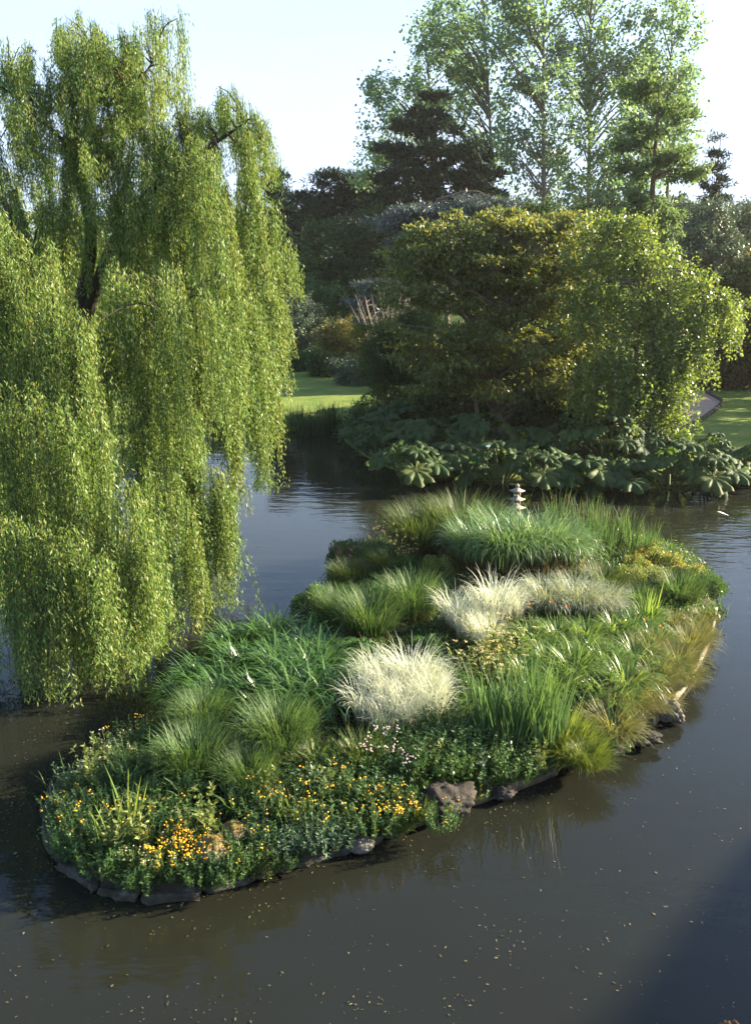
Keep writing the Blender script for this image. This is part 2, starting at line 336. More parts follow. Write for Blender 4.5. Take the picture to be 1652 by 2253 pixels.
r = R(44); n = 2600; i_ = r.integers(0, 59, n); f = r.random(n)[:, None]; q = fa[i_]*(1 - f) + fb[i_]*f + r.normal(size=(n, 3))*[.3, .2, 0]
q[:, 2] = np.maximum(terr(q[:, 0], q[:, 1]), 0); idx = np.repeat(np.arange(n), 12); mb = MB()
c = q[idx] + r.normal(size=(len(idx), 3))*[.16, .16, 0] + np.stack([0*idx, 0*idx, r.random(len(idx))*.4], 1)
leaves(mb, r, c, r.normal(size=(len(idx), 3)) + [0, 0, .4], .17*r.uniform(.6, 1.3, len(idx)), .09, np.array([0, 0, 1.]) + r.normal(size=(len(idx), 3))*.5, .1)
tag(obj('bank_undergrowth', mb.mesh('bank_undergrowth', M['dark'])), 'dark leafy undergrowth carpeting the far bank beneath the gunnera', 'undergrowth', kind='stuff')
# ---------------------------------------------------------------- island ground
out_px = [(105, 1790), (112, 1845), (145, 1902), (205, 1945), (290, 1970), (390, 1972), (480, 1955), (580, 1925), (700, 1888), (830, 1850), (960, 1795), (1100, 1742), (1200, 1706), (1300, 1668), (1380, 1632), (1440, 1590), (1500, 1522), (1545, 1450), (1570, 1370), (1575, 1320), (1565, 1285), (1530, 1245), (1470, 1215), (1380, 1192), (1250, 1180), (1050, 1185), (900, 1200), (800, 1215), (745, 1250), (695, 1330), (640, 1405), (540, 1460), (430, 1540), (360, 1600), (270, 1660), (190, 1705), (130, 1745)]
outl = curve([G(*p) for p in out_px] + [G(*out_px[0])], 150)[:-1]
cen = G(800, 1540)
ISL = outl[:, :2]
def isl_d(x, y):
    d = np.hypot(ISL[:, 0] - x, ISL[:, 1] - y).min()
    return d
def isl_z(x, y): return .2 + .45*(1 - math.exp(-isl_d(x, y)*.5))
mb = MB(); rows = []; n = len(outl); fr = [1.0, .995, .96, .9, .8, .68, .54, .4, .25, .1]
for q, f in enumerate(fr):
    for p in outl:
        xy = cen[:2] + (p[:2] - cen[:2])*f
        z = -.5 if q == 0 else (.14 if q == 1 else isl_z(*xy) + .05*noise.noise(Vector((xy[0]*1.5, xy[1]*1.5, 0))))
        rows.append([xy[0], xy[1], z])
rows.append([cen[0], cen[1], isl_z(*cen[:2])])
Q = [[q*n + i, q*n + (i + 1) % n, (q + 1)*n + (i + 1) % n, (q + 1)*n + i] for q in range(len(fr) - 1) for i in range(n)]
T = [[(len(fr) - 1)*n + i, (len(fr) - 1)*n + (i + 1) % n, len(rows) - 1] for i in range(n)]
mb.add(rows, Q, T)
tag(obj('island_ground', mb.mesh('island_ground', M['soil'], True)), kind='structure')
def inside(x, y):
    c = False; n = len(ISL)
    for i in range(n):
        a, b = ISL[i], ISL[i - 1]
        if (a[1] > y) != (b[1] > y) and x < a[0] + (y - a[1])*(b[0] - a[0])/(b[1] - a[1]): c = not c
    return c
def GI(px, py):
    z = .45
    for _ in range(3):
        g = G(px, py, z); z = isl_z(g[0], g[1])
    return np.array([g[0], g[1], z - .04])
# rocks
def rockmesh(name, seed, s, mat, rough=.28, layer=0):
    bm = bmesh.new(); bmesh.ops.create_icosphere(bm, subdivisions=5, radius=1)
    o = Vector((seed*7.3, seed*3.1, seed))
    for v in bm.verts:
        p = v.co.copy()
        d = 1 + rough*noise.fractal(p*1.3 + o, .8, 2.2, 5) + rough*.5*(abs(noise.noise(p*2.6 + o)) - .3)
        if layer: d += layer*math.sin(p.z*14 + 2*noise.noise(p*2 + o))*.5
        v.co = Vector((p.x*s[0]*d, p.y*s[1]*d, p.z*s[2]*d))
    me = bpy.data.meshes.new(name); bm.to_mesh(me); bm.free()
    for f in me.polygons: f.use_smooth = True
    me.materials.append(M[mat]); return me
def rock(px, py, s, mat, label, seed, z=.2, rz=0, rough=.28, layer=0, name='rock'):
    g = G(px, py, z); o = obj(name, rockmesh(name, seed, s, mat, rough, layer)); o.location = (g[0], g[1], z); o.rotation_euler = (0, 0, rz)
    tag(o, label, 'rock')
rock(465, 1868, (.22, .18, .17), 'mossrock', 'pale boulder with an orange moss cap behind the bright yellow flowers', 1, .42, .3, name='boulder')
rock(515, 1832, (.2, .17, .14), 'mossrock', 'dark boulder covered in rusty orange moss, just behind the pale mossy boulder', 2, .45, .9, name='boulder')
rock(972, 1765, (.5, .3, .26), 'rock', 'big dark rounded boulder on the near shore of the island', 3, .26, .3, .36, .03, name='boulder')
rock(795, 1858, (.2, .14, .12), 'rockpale', 'pale smooth stone sitting on the island edge at the waterline', 4, .12, .4, .15)
rock(1412, 1622, (.34, .2, .1), 'rock', 'jagged layered dark grey rock jutting over the water beside the timber edging', 5, .18, -.2, .45, .06)
rock(1352, 1650, (.2, .13, .1), 'rock', 'small craggy rock next to the jagged overhanging grey rock', 6, .14, .5, .42, .04)
rock(1105, 1742, (.2, .16, .1), 'rock', 'low dark stone at the near end of the log edging', 7, .14, .2)
rock(208, 1698, (.3, .2, .22), 'rockpale', 'brownish stone on the shaded back edge near the narrow end of the island', 8, .15, .2)
rock(1560, 1300, (.25, .3, .16), 'rockpale', 'pale stone on the far right shore of the island under green shrubs', 9, .15, .2)
rock(1462, 1560, (.24, .36, .22), 'rockpale', 'earthy pinkish rock face behind the start of the timber edging', 11, .2, .6, .3)
# stone edging (one wall of blocks)
r = R(5); mb = MB()
seg = np.vstack([outl[144:], outl[:42]])
L = np.concatenate([[0], np.cumsum(np.hypot(*np.diff(seg[:, :2], axis=0).T))]); s = 0
while s < L[-1] - .3:
    ln = r.uniform(.25, .9); c = np.array([np.interp(s + ln/2, L, seg[:, k]) for k in (0, 1)]); e = np.array([np.interp(s + ln/2 + .05, L, seg[:, k]) for k in (0, 1)])
    d = unit(e - c); rz = math.atan2(d[1], d[0]); h = r.uniform(.1, .15); w = r.uniform(.14, .22)
    bm = bmesh.new(); bmesh.ops.create_cube(bm, size=1); bmesh.ops.subdivide_edges(bm, edges=bm.edges[:], cuts=5, use_grid_fill=True)
    V = []
    for v in bm.verts:
        p = v.co; q = Vector((p.x*ln*.97, p.y*w, p.z*h))
        nrm = p.normalized(); rr = p.length
        q *= 1 - .12*max(0, rr - .5)
        q += nrm*.05*noise.fractal(Vector((q.x*6 + s*3, q.y*6, q.z*6)), .8, 2, 4)
        V.append([q.x, q.y, q.z])
    F = [[v.index for v in f.verts] for f in bm.faces]; bm.free()
    V = np.array(V); cs, sn = math.cos(rz), math.sin(rz)
    V = np.stack([V[:, 0]*cs - V[:, 1]*sn + c[0], V[:, 0]*sn + V[:, 1]*cs + c[1], V[:, 2] + .06 + r.normal()*.015], 1)
    mb.add(V, F, rnd=r.random()); s += ln + .015
tag(obj('stone_edging', mb.mesh('stone_edging', M['edging'])), 'low curved stone edging around the narrow near end of the island', 'stone edging')
def strip(name, pxs, w, h, zc, mat, label, cat, n=24):
    mb = MB(); p = curve([G(*q, 0) for q in pxs], n)
    t = unit(np.gradient(p, axis=0)); nn = np.stack([-t[:, 1], t[:, 0], 0*t[:, 0]], 1)
    jit = R(3).normal(size=n)*.008
    sec = [(-.5, -.5), (.5, -.5), (.5, .45), (.35, .5), (-.35, .5), (-.5, .45)]
    V = np.stack([p + nn*(a*w) + np.array([0, 0, 1])*(zc + b*h) + jit[:, None] for a, b in sec], 1).reshape(-1, 3); m = len(sec)
    q = [[i*m + j, i*m + (j + 1) % m, (i + 1)*m + (j + 1) % m, (i + 1)*m + j] for i in range(n - 1) for j in range(m)]
    e = [[0, 1, 2, 5], [2, 3, 4, 5]]; e2 = [[(n - 1)*m + a for a in f] for f in e]
    mb.add(V, q + e + e2)
    tag(obj(name, mb.mesh(name, M[mat])), label, cat)
strip('timber_edging', [(1438, 1594), (1480, 1548), (1520, 1494), (1548, 1440), (1564, 1395), (1574, 1350)], .06, .2, .08, 'timber', 'thin pale timber edging board along the far right shore of the island', 'edging')
strip('log_edging', [(985, 1782), (1040, 1766), (1100, 1746), (1160, 1724), (1218, 1700)], .16, .2, .08, 'log', 'long brown log lying along the near waterline of the island', 'log')
# ---------------------------------------------------------------- stone lantern
def lantern():
    g = G(1134, 1146, .35); t = empty('stone_lantern', (g[0], g[1], .42), math.radians(40))
    tag(t, 'small pale stone pagoda lantern with three roofs behind the tall ribbon grass', 'lantern')
    def roof(z, half, h, part):
        mb = MB(); prof = [(half, 0), (half, .025), (half*.72, .07*h/.14), (half*.5, .10*h/.14), (half*.33, h)]
        V = []
        for a, b in prof:
            flare = .018*max(0, (a - half*.6)/(half*.4))
            for k, (sx, sy) in enumerate(((-1, -1), (0, -1), (1, -1), (1, 0), (1, 1), (0, 1), (-1, 1), (-1, 0))):
                V.append([sx*a, sy*a, z + b + (flare if k % 2 == 0 else 0)])
        n = 8; Q = [[i*n + j, i*n + (j + 1) % n, (i + 1)*n + (j + 1) % n, (i + 1)*n + j] for i in range(len(prof) - 1) for j in range(n)]
        Q += [[0, 7, 6, 5], [0, 5, 4, 3], [0, 3, 2, 1]]; b0 = (len(prof) - 1)*n
        Q += [[b0, b0 + 1, b0 + 2, b0 + 3], [b0, b0 + 3, b0 + 4, b0 + 5], [b0, b0 + 5, b0 + 6, b0 + 7]]
        mb.add(V, Q); obj('roof', mb.mesh('roof', M['lantern']), t)
    def chamber(z, half, h):
        mb = MB(); w = .035
        for sx in (-1, 1):
            for sy in (-1, 1): box(mb, [sx*(half - w/2), sy*(half - w/2), z + h/2], [w, w, h])
        box(mb, [0, 0, z + .012], [half*2 - .004, half*2 - .004, .024]); box(mb, [0, 0, z + h - .014], [half*2 - .004, half*2 - .004, .028])
        obj('chamber', mb.mesh('chamber', M['lantern']), t)
    mb = MB(); box(mb, [0, 0, -.05], [.34, .34, .3]); box(mb, [0, 0, .16], [.22, .22, .12]); obj('pedestal', mb.mesh('pedestal', M['lantern']), t)
    for q, (hb, hr) in enumerate(((.095, .215), (.087, .198), (.08, .18))):
        z0 = .2 + q*.285
        chamber(z0, hb, .165); roof(z0 + .165, hr, .12, q)
    z = .2 + 3*.285 + .02
    mb = MB(); prof = [(.0, 0), (.05, 0), (.045, .02), (.065, .05), (.068, .085), (.05, .115), (.02, .13), (.014, .155), (0, .16)]
    a = np.linspace(0, 2*PI, 14, endpoint=False)
    V = np.array([[rr*math.cos(x), rr*math.sin(x), z + zz - .02] for rr, zz in prof for x in a]); n = 14
    mb.add(V, [[i*n + j, i*n + (j + 1) % n, (i + 1)*n + (j + 1) % n, (i + 1)*n + j] for i in range(len(prof) - 1) for j in range(n)])
    obj('finial', mb.mesh('finial', M['lantern'], True), t)
lantern()
# ---------------------------------------------------------------- trees
def tree(name, label, cat, base, top, tr, lobes, mat, bark='bark', leaf=(.2, .13), nc=60, per=200, cr=.8, flat=.7, shell=.55, droop=.2, seed=0, group=None, limbs=.7, rise=.55, bend=None, crown='crown', jitter=.35, tsides=9):
    r = R(seed + 100); base = np.asarray(base, float); top = np.asarray(top, float)
    path = curve([base - [0, 0, .4]] + ([np.asarray(b, float) for b in bend] if bend else [base*.65 + top*.35 + r.normal(size=3)*.02*np.linalg.norm(top - base)*[1, 1, 0]]) + [top], 14)
    f = np.linspace(0, 1, 14)
    mb = MB(); tube(mb, path, tr*(1 - f)**.8*(1 + .5*np.exp(-f*14)) + .02, tsides)
    vol = np.array([a[1][0]*a[1][1]*a[1][2] for a in lobes])**(.8); cnt = np.maximum(1, np.round(vol/vol.sum()*nc)).astype(int)
    cs = []
    for (c, rad), k in zip(lobes, cnt):
        u = unit(r.normal(size=(k, 3)))*(shell + (1 - shell)*r.random((k, 1)))**.6
        cs.append(np.asarray(c, float) + u*np.asarray(rad, float))
    cs = np.vstack(cs); cs[:, 2] = np.maximum(cs[:, 2], base[2] + .15)
    ccen = cs.mean(0)
    for c in cs:
        if r.random() > limbs: continue
        h = math.hypot(c[0] - path[:, 0].mean(), c[1] - path[:, 1].mean())
        zt = np.clip(c[2] - h*rise, base[2] + (top[2] - base[2])*.08, top[2])
        a = np.array([np.interp(zt, path[:, 2], path[:, k]) for k in range(3)])
        ln = np.linalg.norm(c - a); mid = a*.5 + c*.5 + np.array([0, 0, .12*ln]) + r.normal(size=3)*.05*ln
        rr = min(tr*.42, .018*ln + .008); tube(mb, curve([a, mid, c], 6), np.linspace(rr, .012, 6), 5)
    t = empty(name, base); sh = -base
    for v in mb.V: v += sh
    obj('trunk', mb.mesh('trunk', M[bark], True), t)
    mb = MB(); n = len(cs)*per; idx = np.repeat(np.arange(len(cs)), per)
    size = cr*r.uniform(.6, 1.4, len(cs))
    off = r.normal(size=(n, 3)); off = unit(off)*np.minimum(np.linalg.norm(off, axis=1, keepdims=True), 2.0)*.62
    # break each clump into a few sprigs
    sp = r.normal(size=(len(cs), 7, 3))*.55; off = off*.55 + sp[idx, r.integers(0, 7, n)]*.8
    pts = cs[idx] + off*size[idx][:, None]*np.array([1, 1, flat])
    D = unit(r.normal(size=(n, 3)))*.9 + unit(pts - ccen)*.5 + np.array([0, 0, -droop])
    s = r.uniform(.65, 1.35, n)
    Nn = r.normal(size=(n, 3)) + np.array([0, 0, .9])
    leaves(mb, r, pts + sh, D, leaf[0]*s, leaf[1]*s, Nn, .15)
    obj(crown, mb.mesh(crown, M[mat]), t)
    tag(t, label, cat, group); return t
def lob(items, Y0, dy=1.0):
    """crown lobes read as (px, py, half width px, half height px, Y offset)"""
    out = []
    for it in items:
        px, py, hw, hh = it[:4]; Y = Y0 + (it[4] if len(it) > 4 else 0)
        k = Y/FPX*1.04
        out.append((P(px, py, Y), (hw*k, min(hw*k*dy, 6), hh*k)))
    return out
def T_(name, label, cat, px, Y, toppx, items, tr, mat, **kw):
    return tree(name, label, cat, onland(px, Y), P(toppx[0], toppx[1], Y), tr, lob(items, Y, kw.pop('dy', .8)), mat, **kw)
# poplars behind
pop = dict(leaf=(.33, .26), per=105, cr=1.2, flat=1.0, shell=.25, droop=.25, rise=.95, limbs=.8)
T_('poplar_tree', 'tall airy poplar with a clear forked trunk in the middle of the poplars', 'tree', 1205, 84, (1195, -120), [(1195, 20, 90, 190), (1150, 240, 80, 140), (1250, 260, 60, 120), (1195, 410, 70, 60), (1120, 90, 60, 120)], .42, 'poplar', nc=105, seed=1, **pop)
T_('poplar_tree', 'tall poplar directly right of the forked middle poplar, dense upper crown', 'tree', 1290, 87, (1300, -100), [(1310, 30, 100, 160), (1340, 200, 85, 120), (1290, 330, 60, 90), (1370, 110, 60, 110)], .4, 'poplar', nc=100, seed=2, **pop)
T_('poplar_tree', 'slim poplar standing just right of the black pine with leaves down its trunk', 'tree', 1070, 88, (1060, -60), [(1050, 60, 75, 130), (1065, 240, 55, 110), (1075, 380, 50, 60), (1000, 150, 60, 120)], .32, 'poplar', nc=80, seed=3, **pop)
T_('poplar_tree', 'leaning pale poplar rising behind the black pine on the left of the group', 'tree', 985, 92, (930, 40), [(940, 150, 65, 100), (870, 240, 75, 80), (850, 330, 55, 60), (990, 60, 45, 70), (800, 370, 35, 30)], .3, 'poplar', nc=80, seed=4, **pop)
T_('poplar_tree', 'light leaved poplar at the right end of the row behind the slender pine', 'tree', 1470, 88, (1480, -20), [(1475, 110, 60, 110), (1500, 200, 45, 80), (1440, 240, 55, 90), (1475, 330, 45, 80)], .3, 'poplar', nc=80, seed=5, **pop)
T_('poplar_tree', 'young poplar with a curved pale trunk between the middle and right poplars', 'tree', 1308, 82, (1395, 240), [(1390, 330, 60, 80), (1370, 430, 70, 50), (1320, 460, 60, 35)], .24, 'poplar', nc=45, seed=6, bend=[P(1312, 440, 82), P(1335, 370, 82)], **pop)
# pines and dark conifers
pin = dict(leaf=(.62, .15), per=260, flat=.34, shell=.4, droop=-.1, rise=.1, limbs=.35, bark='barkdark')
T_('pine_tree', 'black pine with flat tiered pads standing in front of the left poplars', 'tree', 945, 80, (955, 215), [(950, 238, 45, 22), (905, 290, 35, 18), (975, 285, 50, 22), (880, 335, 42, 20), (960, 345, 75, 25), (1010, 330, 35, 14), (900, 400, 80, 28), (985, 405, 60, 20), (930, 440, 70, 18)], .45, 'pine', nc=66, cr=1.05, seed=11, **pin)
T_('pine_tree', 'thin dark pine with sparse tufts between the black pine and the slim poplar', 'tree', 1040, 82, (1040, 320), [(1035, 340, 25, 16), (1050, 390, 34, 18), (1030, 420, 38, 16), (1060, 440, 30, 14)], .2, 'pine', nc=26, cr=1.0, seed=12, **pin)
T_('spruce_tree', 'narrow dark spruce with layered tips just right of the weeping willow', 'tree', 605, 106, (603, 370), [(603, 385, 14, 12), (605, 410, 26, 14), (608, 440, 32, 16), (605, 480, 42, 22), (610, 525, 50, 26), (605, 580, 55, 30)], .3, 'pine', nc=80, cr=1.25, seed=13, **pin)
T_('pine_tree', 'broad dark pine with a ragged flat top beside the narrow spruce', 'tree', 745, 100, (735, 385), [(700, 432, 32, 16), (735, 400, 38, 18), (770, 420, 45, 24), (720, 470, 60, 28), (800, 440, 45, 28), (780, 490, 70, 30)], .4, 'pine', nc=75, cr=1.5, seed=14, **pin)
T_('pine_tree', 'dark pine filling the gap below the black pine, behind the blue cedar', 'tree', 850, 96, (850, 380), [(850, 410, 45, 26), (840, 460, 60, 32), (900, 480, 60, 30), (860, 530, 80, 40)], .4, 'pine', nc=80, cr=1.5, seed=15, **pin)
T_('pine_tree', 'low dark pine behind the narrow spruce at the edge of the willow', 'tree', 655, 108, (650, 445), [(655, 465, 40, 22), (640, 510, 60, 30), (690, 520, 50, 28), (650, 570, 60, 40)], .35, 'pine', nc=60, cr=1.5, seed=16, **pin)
T_('dark_tree', 'shaded broadleaf tree with a pale trunk under the broad dark pine', 'tree', 790, 84, (770, 470), [(740, 540, 65, 60), (800, 520, 60, 60), (720, 610, 60, 50), (790, 610, 65, 50), (840, 580, 50, 60)], .22, 'dark', nc=110, per=230, cr=1.2, leaf=(.32, .19), seed=17, shell=.5)
T_('slender_pine', 'slender bright green pine with reddish trunk and tiered pads above the trailing tree', 'tree', 1425, 48, (1450, 165), [(1450, 185, 30, 16), (1400, 205, 45, 14), (1485, 250, 40, 18), (1420, 290, 35, 14), (1495, 375, 40, 22), (1395, 330, 35, 16), (1390, 385, 40, 20), (1460, 345, 40, 18), (1400, 450, 40, 24), (1455, 465, 34, 28), (1410, 520, 40, 26), (1470, 520, 28, 24)], .2, 'pine2', leaf=(.26, .1), per=170, cr=.62, flat=.6, shell=.3, droop=.0, rise=.1, nc=85, bark='barkred', seed=18, bend=[P(1428, 560, 48), P(1436, 400, 48), P(1446, 260, 48)], limbs=.9)
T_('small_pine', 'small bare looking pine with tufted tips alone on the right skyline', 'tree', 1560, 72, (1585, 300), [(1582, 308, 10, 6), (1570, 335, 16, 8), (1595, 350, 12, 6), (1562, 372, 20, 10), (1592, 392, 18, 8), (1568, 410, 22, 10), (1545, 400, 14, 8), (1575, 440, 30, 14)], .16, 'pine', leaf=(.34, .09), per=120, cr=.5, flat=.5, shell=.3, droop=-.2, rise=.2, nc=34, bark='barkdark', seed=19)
# right-hand slope
sl = [('bushy_conifer', 'tall bushy grey green conifer on the right slope under the small pine', 1525, 62, (1525, 455), [(1520, 500, 45, 45), (1560, 490, 40, 40), (1530, 570, 55, 55), (1570, 560, 45, 50)], 'grey', 100),
      ('bushy_conifer', 'bushy conifer at the right edge of the slope, topping the skyline', 1630, 66, (1630, 450), [(1630, 490, 40, 36), (1600, 530, 45, 45), (1655, 550, 40, 60)], 'grey', 80),
      ('slope_shrub', 'flare tinted reddish shrub low on the right slope above the lawn', 1610, 58, (1610, 690), [(1600, 740, 50, 45), (1645, 720, 40, 50), (1570, 780, 40, 30)], 'rust_flare', 70),
      ('slope_shrub', 'dull green shrub halfway up the right slope below the conifers', 1600, 62, (1600, 590), [(1590, 640, 50, 45), (1640, 630, 45, 50), (1560, 690, 50, 40)], 'dark', 90),
      ('slope_shrub', 'shrub coloured by reddish flare at the far right frame edge halfway up the slope', 1680, 62, (1680, 560), [(1670, 620, 50, 60), (1680, 720, 50, 60)], 'rust_flare', 70),
      ('dark_tree', 'dark tree behind the trailing tree where the poplar row ends', 1400, 70, (1400, 430), [(1380, 500, 70, 60), (1460, 520, 60, 60), (1300, 500, 60, 50)], 'dark', 90),
      ('dark_tree', 'dark leafy tree low between the poplar trunks and the blue cedar', 1130, 70, (1130, 440), [(1130, 480, 80, 40), (1220, 490, 70, 40)], 'dark', 70)]
for q, (nm, lb, px, Y, tp, it, mt, nc) in enumerate(sl):
    T_(nm, lb, 'shrub' if 'shrub' in nm else 'tree', px, Y, tp, it + [(i_[0], i_[1]*.4 + .6*PB(px, Y), i_[2], i_[3]*1.2) for i_ in it], .2, mt, nc=int(nc*1.6), per=220, cr=.85, flat=.75, leaf=(.24, .12), seed=30 + q, shell=.5, bark='barkdark')
for q, (x, y, h) in enumerate(((33, 45, 13), (38, 53, 15), (31, 58, 11))):
    z = ZT(x, y); b = np.array([x, y, z])
    tree('roadside_tree', 'leafy green tree on the right bank shading the lawn', 'tree', b, b + [0, 0, h], .3, [(b + [0, 0, h*.62], (4.2, 4.2, h*.36)), (b + [1.5, 1, h*.4], (4, 4, h*.3))], 'dark', nc=90, per=170, cr=1.2, leaf=(.3, .18), seed=300 + q, group='trees shading the right lawn')
# blue cedar pads
ced = dict(leaf=(.36, .07), flat=.16, shell=.2, droop=.35, rise=-.1, limbs=1, bark='bark', per=420)
T_('blue_cedar', 'spreading blue grey cedar with drooping flat boughs above the central tree', 'tree', 960, 58, (960, 440), [(1060, 448, 55, 10), (1000, 462, 60, 12), (930, 470, 55, 12), (880, 490, 40, 14), (980, 500, 70, 16), (900, 530, 55, 16), (950, 560, 70, 18)], .3, 'cedar', nc=60, cr=1.3, seed=40, **ced)
T_('blue_cedar', 'low grey cedar boughs in shadow left of the central tree', 'tree', 850, 60, (850, 600), [(830, 625, 40, 10), (870, 640, 45, 10), (820, 660, 40, 12), (860, 680, 45, 12), (830, 710, 40, 12)], .2, 'cedar', nc=32, cr=1.0, seed=41, **ced)
# bare twiggy shrub
def twiggy():
    b = onland(850, 56); r = R(77); mb = MB(); t = empty('bare_shrub', b)
    z0 = P(850, 760, 56)[2]
    for k in range(30):
        a = r.uniform(0, 2*PI); ln = r.uniform(2.4, 4.2); l = r.uniform(.05, .4)
        p0 = np.array([0, 0, 0.]) + [r.normal()*.15, r.normal()*.15, 0]
        p1 = p0 + np.array([math.cos(a)*math.sin(l), math.sin(a)*math.sin(l), math.cos(l)])*(z0 - b[2]); p2 = p1 + np.array([math.cos(a)*math.sin(l + .15), math.sin(a)*math.sin(l + .15), math.cos(l)])*ln
        tube(mb, curve([p0, p1, p2], 8), np.linspace(.045, .012, 8), 5)
        for q in range(4):
            f = r.uniform(.2, .9); s = p1 + (p2 - p1)*f; e = s + unit(r.normal(size=3) + [0, 0, 1.2])*r.uniform(.4, .9); tube(mb, [s, (s + e)/2, e], [.014, .011, .007], 4)
    obj('stems', mb.mesh('stems', M['twig'], True), t); tag(t, 'leafless pale twiggy shrub beside the low grey cedar boughs', 'shrub')
twiggy()
# central wingnut-like tree with layered boughs
T_('spreading_tree', 'big spreading tree with layered golden green boughs in the middle of the far bank', 'tree', 1090, 39, (1090, 470),
   [(1090, 490, 110, 30), (980, 520, 90, 26), (1190, 510, 90, 30), (930, 590, 80, 26), (1060, 570, 110, 30), (1180, 590, 110, 32), (910, 660, 60, 24), (1010, 650, 100, 30), (1130, 670, 120, 32), (1240, 660, 80, 34), (1000, 740, 100, 34, -1), (1120, 760, 130, 36, -1), (1230, 740, 90, 36), (980, 830, 80, 30, -1.5), (1090, 850, 90, 30, -1.5), (1200, 840, 90, 34, -1), (850, 645, 40, 10), (875, 565, 45, 12), (845, 720, 45, 16), (915, 505, 50, 12), (1000, 560, 110, 40), (1150, 620, 130, 60), (930, 780, 70, 40), (1250, 490, 60, 22), (1290, 560, 70, 40), (1270, 820, 60, 60)],
   .34, 'wing', leaf=(.22, .09), nc=270, per=230, cr=.8, flat=.36, shell=.1, droop=.5, rise=.5, limbs=.8, seed=50, bend=[P(1092, 900, 39), P(1085, 780, 39), P(1120, 640, 39)])
T_('slim_tree', 'slim pale stem tree close to the left of the spreading tree trunk', 'tree', 1062, 37.5, (1050, 700), [(1040, 740, 50, 30), (1060, 790, 50, 30), (1020, 810, 50, 26)], .12, 'wing', leaf=(.17, .075), nc=45, per=240, cr=.6, flat=.4, shell=.3, droop=.3, seed=51)
T_('feathery_bush', 'feathery dull green bush left of the spreading tree above the gunnera', 'shrub', 850, 46, (850, 710), [(830, 760, 35, 40), (880, 740, 45, 45), (850, 820, 50, 40), (910, 800, 60, 60), (960, 860, 60, 40), (930, 720, 50, 40)], .12, 'dark', leaf=(.3, .03), nc=150, per=330, cr=.65, flat=1, shell=.4, droop=.6, seed=52)
T_('dark_thicket', 'dark shaded thicket filling the space under the spreading tree', 'thicket', 1180, 41, (1180, 850), [(1000, 900, 110, 50), (1150, 900, 120, 60), (1300, 880, 110, 70), (1270, 800, 90, 60), (1180, 740, 110, 60, 3), (1060, 800, 90, 50, 3), (1090, 960, 150, 30), (930, 940, 60, 40)], .12, 'dark', leaf=(.22, .12), nc=260, per=170, cr=.9, flat=.8, shell=.3, seed=53, bark='barkdark')
# right trailing tree
def trailing():
    Y0 = 36.5; r = R(61); base = onland(1440, Y0); t = empty('trailing_tree', base)
    items = [(1300, 560, 70, 40), (1380, 545, 80, 40), (1460, 575, 70, 40), (1530, 620, 60, 35), (1590, 660, 45, 30), (1350, 640, 90, 40), (1440, 660, 90, 40), (1290, 700, 80, 40), (1400, 740, 100, 45), (1490, 720, 70, 45), (1340, 800, 80, 45), (1440, 820, 80, 50), (1500, 780, 35, 45), (1330, 490, 60, 36), (1400, 490, 55, 34), (1290, 640, 70, 40)]
    lobes = lob(items, Y0, .7)
    mb = MB(); top = P(1420, 560, Y0); path = curve([base - [0, 0, .4], P(1445, 800, Y0), P(1425, 660, Y0), top], 12); tube(mb, path, np.linspace(.3, .06, 12), 9)
    tops = []
    for c, rad in lobes:
        c = np.asarray(c); a = path[r.integers(4, 10)]
        tube(mb, curve([a, (a + c)/2 + [0, 0, .5], c], 7), np.linspace(.09, .02, 7), 5)
        k = max(60, int(rad[0]*rad[1]*44)); tops.append(c + unit(r.normal(size=(k, 3)))*r.random((k, 1))**.4*np.asarray(rad))
    # long trailing curtains hanging towards the ground
    cur = [(1485, 820, 35, 945), (1450, 860, 40, 975), (1525, 760, 26, 830), (1550, 700, 35, 800), (1610, 680, 25, 760), (1420, 850, 45, 960), (1380, 820, 50, 950), (1330, 820, 50, 950), (1465, 900, 30, 965), (1290, 800, 50, 930), (1440, 780, 60, 900), (1500, 740, 50, 850)]
    st = []; ln = []
    for px, py, hw, pb in cur:
        a = P(px, py, Y0 - .6); b = P(px, pb, Y0 - .6); k = 34
        o = r.normal(size=(k, 3))*np.array([hw*Y0/FPX*.6, .7, .35]); st.append(a + o); ln.append((a[2] - b[2])*r.uniform(.55, 1.1, k))
    st = np.vstack(st); ln = np.concatenate(ln)
    tt = np.vstack(tops); st = np.vstack([st, tt]); ln = np.concatenate([ln, r.uniform(.3, .9, len(tt))])
    nl = (ln*26).astype(int) + 4; idx = np.repeat(np.arange(len(st)), nl)
    f = r.random(len(idx)); sw = r.normal(size=(len(st), 2))*.16
    p = st[idx] + np.stack([sw[idx, 0]*f*ln[idx], sw[idx, 1]*f*ln[idx], -f*ln[idx]], 1) + r.normal(size=(len(idx), 3))*.09
    p[:, 2] = np.maximum(p[:, 2], base[2] + .1)
    D = r.normal(size=(len(idx), 3)) + [0, 0, -.7]; s = r.uniform(.7, 1.3, len(idx))
    cb = MB(); leaves(cb, r, p - base, D, .13*s, .1*s, None, .12)
    for v in mb.V: v -= base
    obj('trunk', mb.mesh('trunk', M['bark'], True), t); obj('crown', cb.mesh('crown', M['trail']), t)
    tag(t, 'bright yellow green tree trailing to the ground beside the sandy path', 'tree')
trailing()
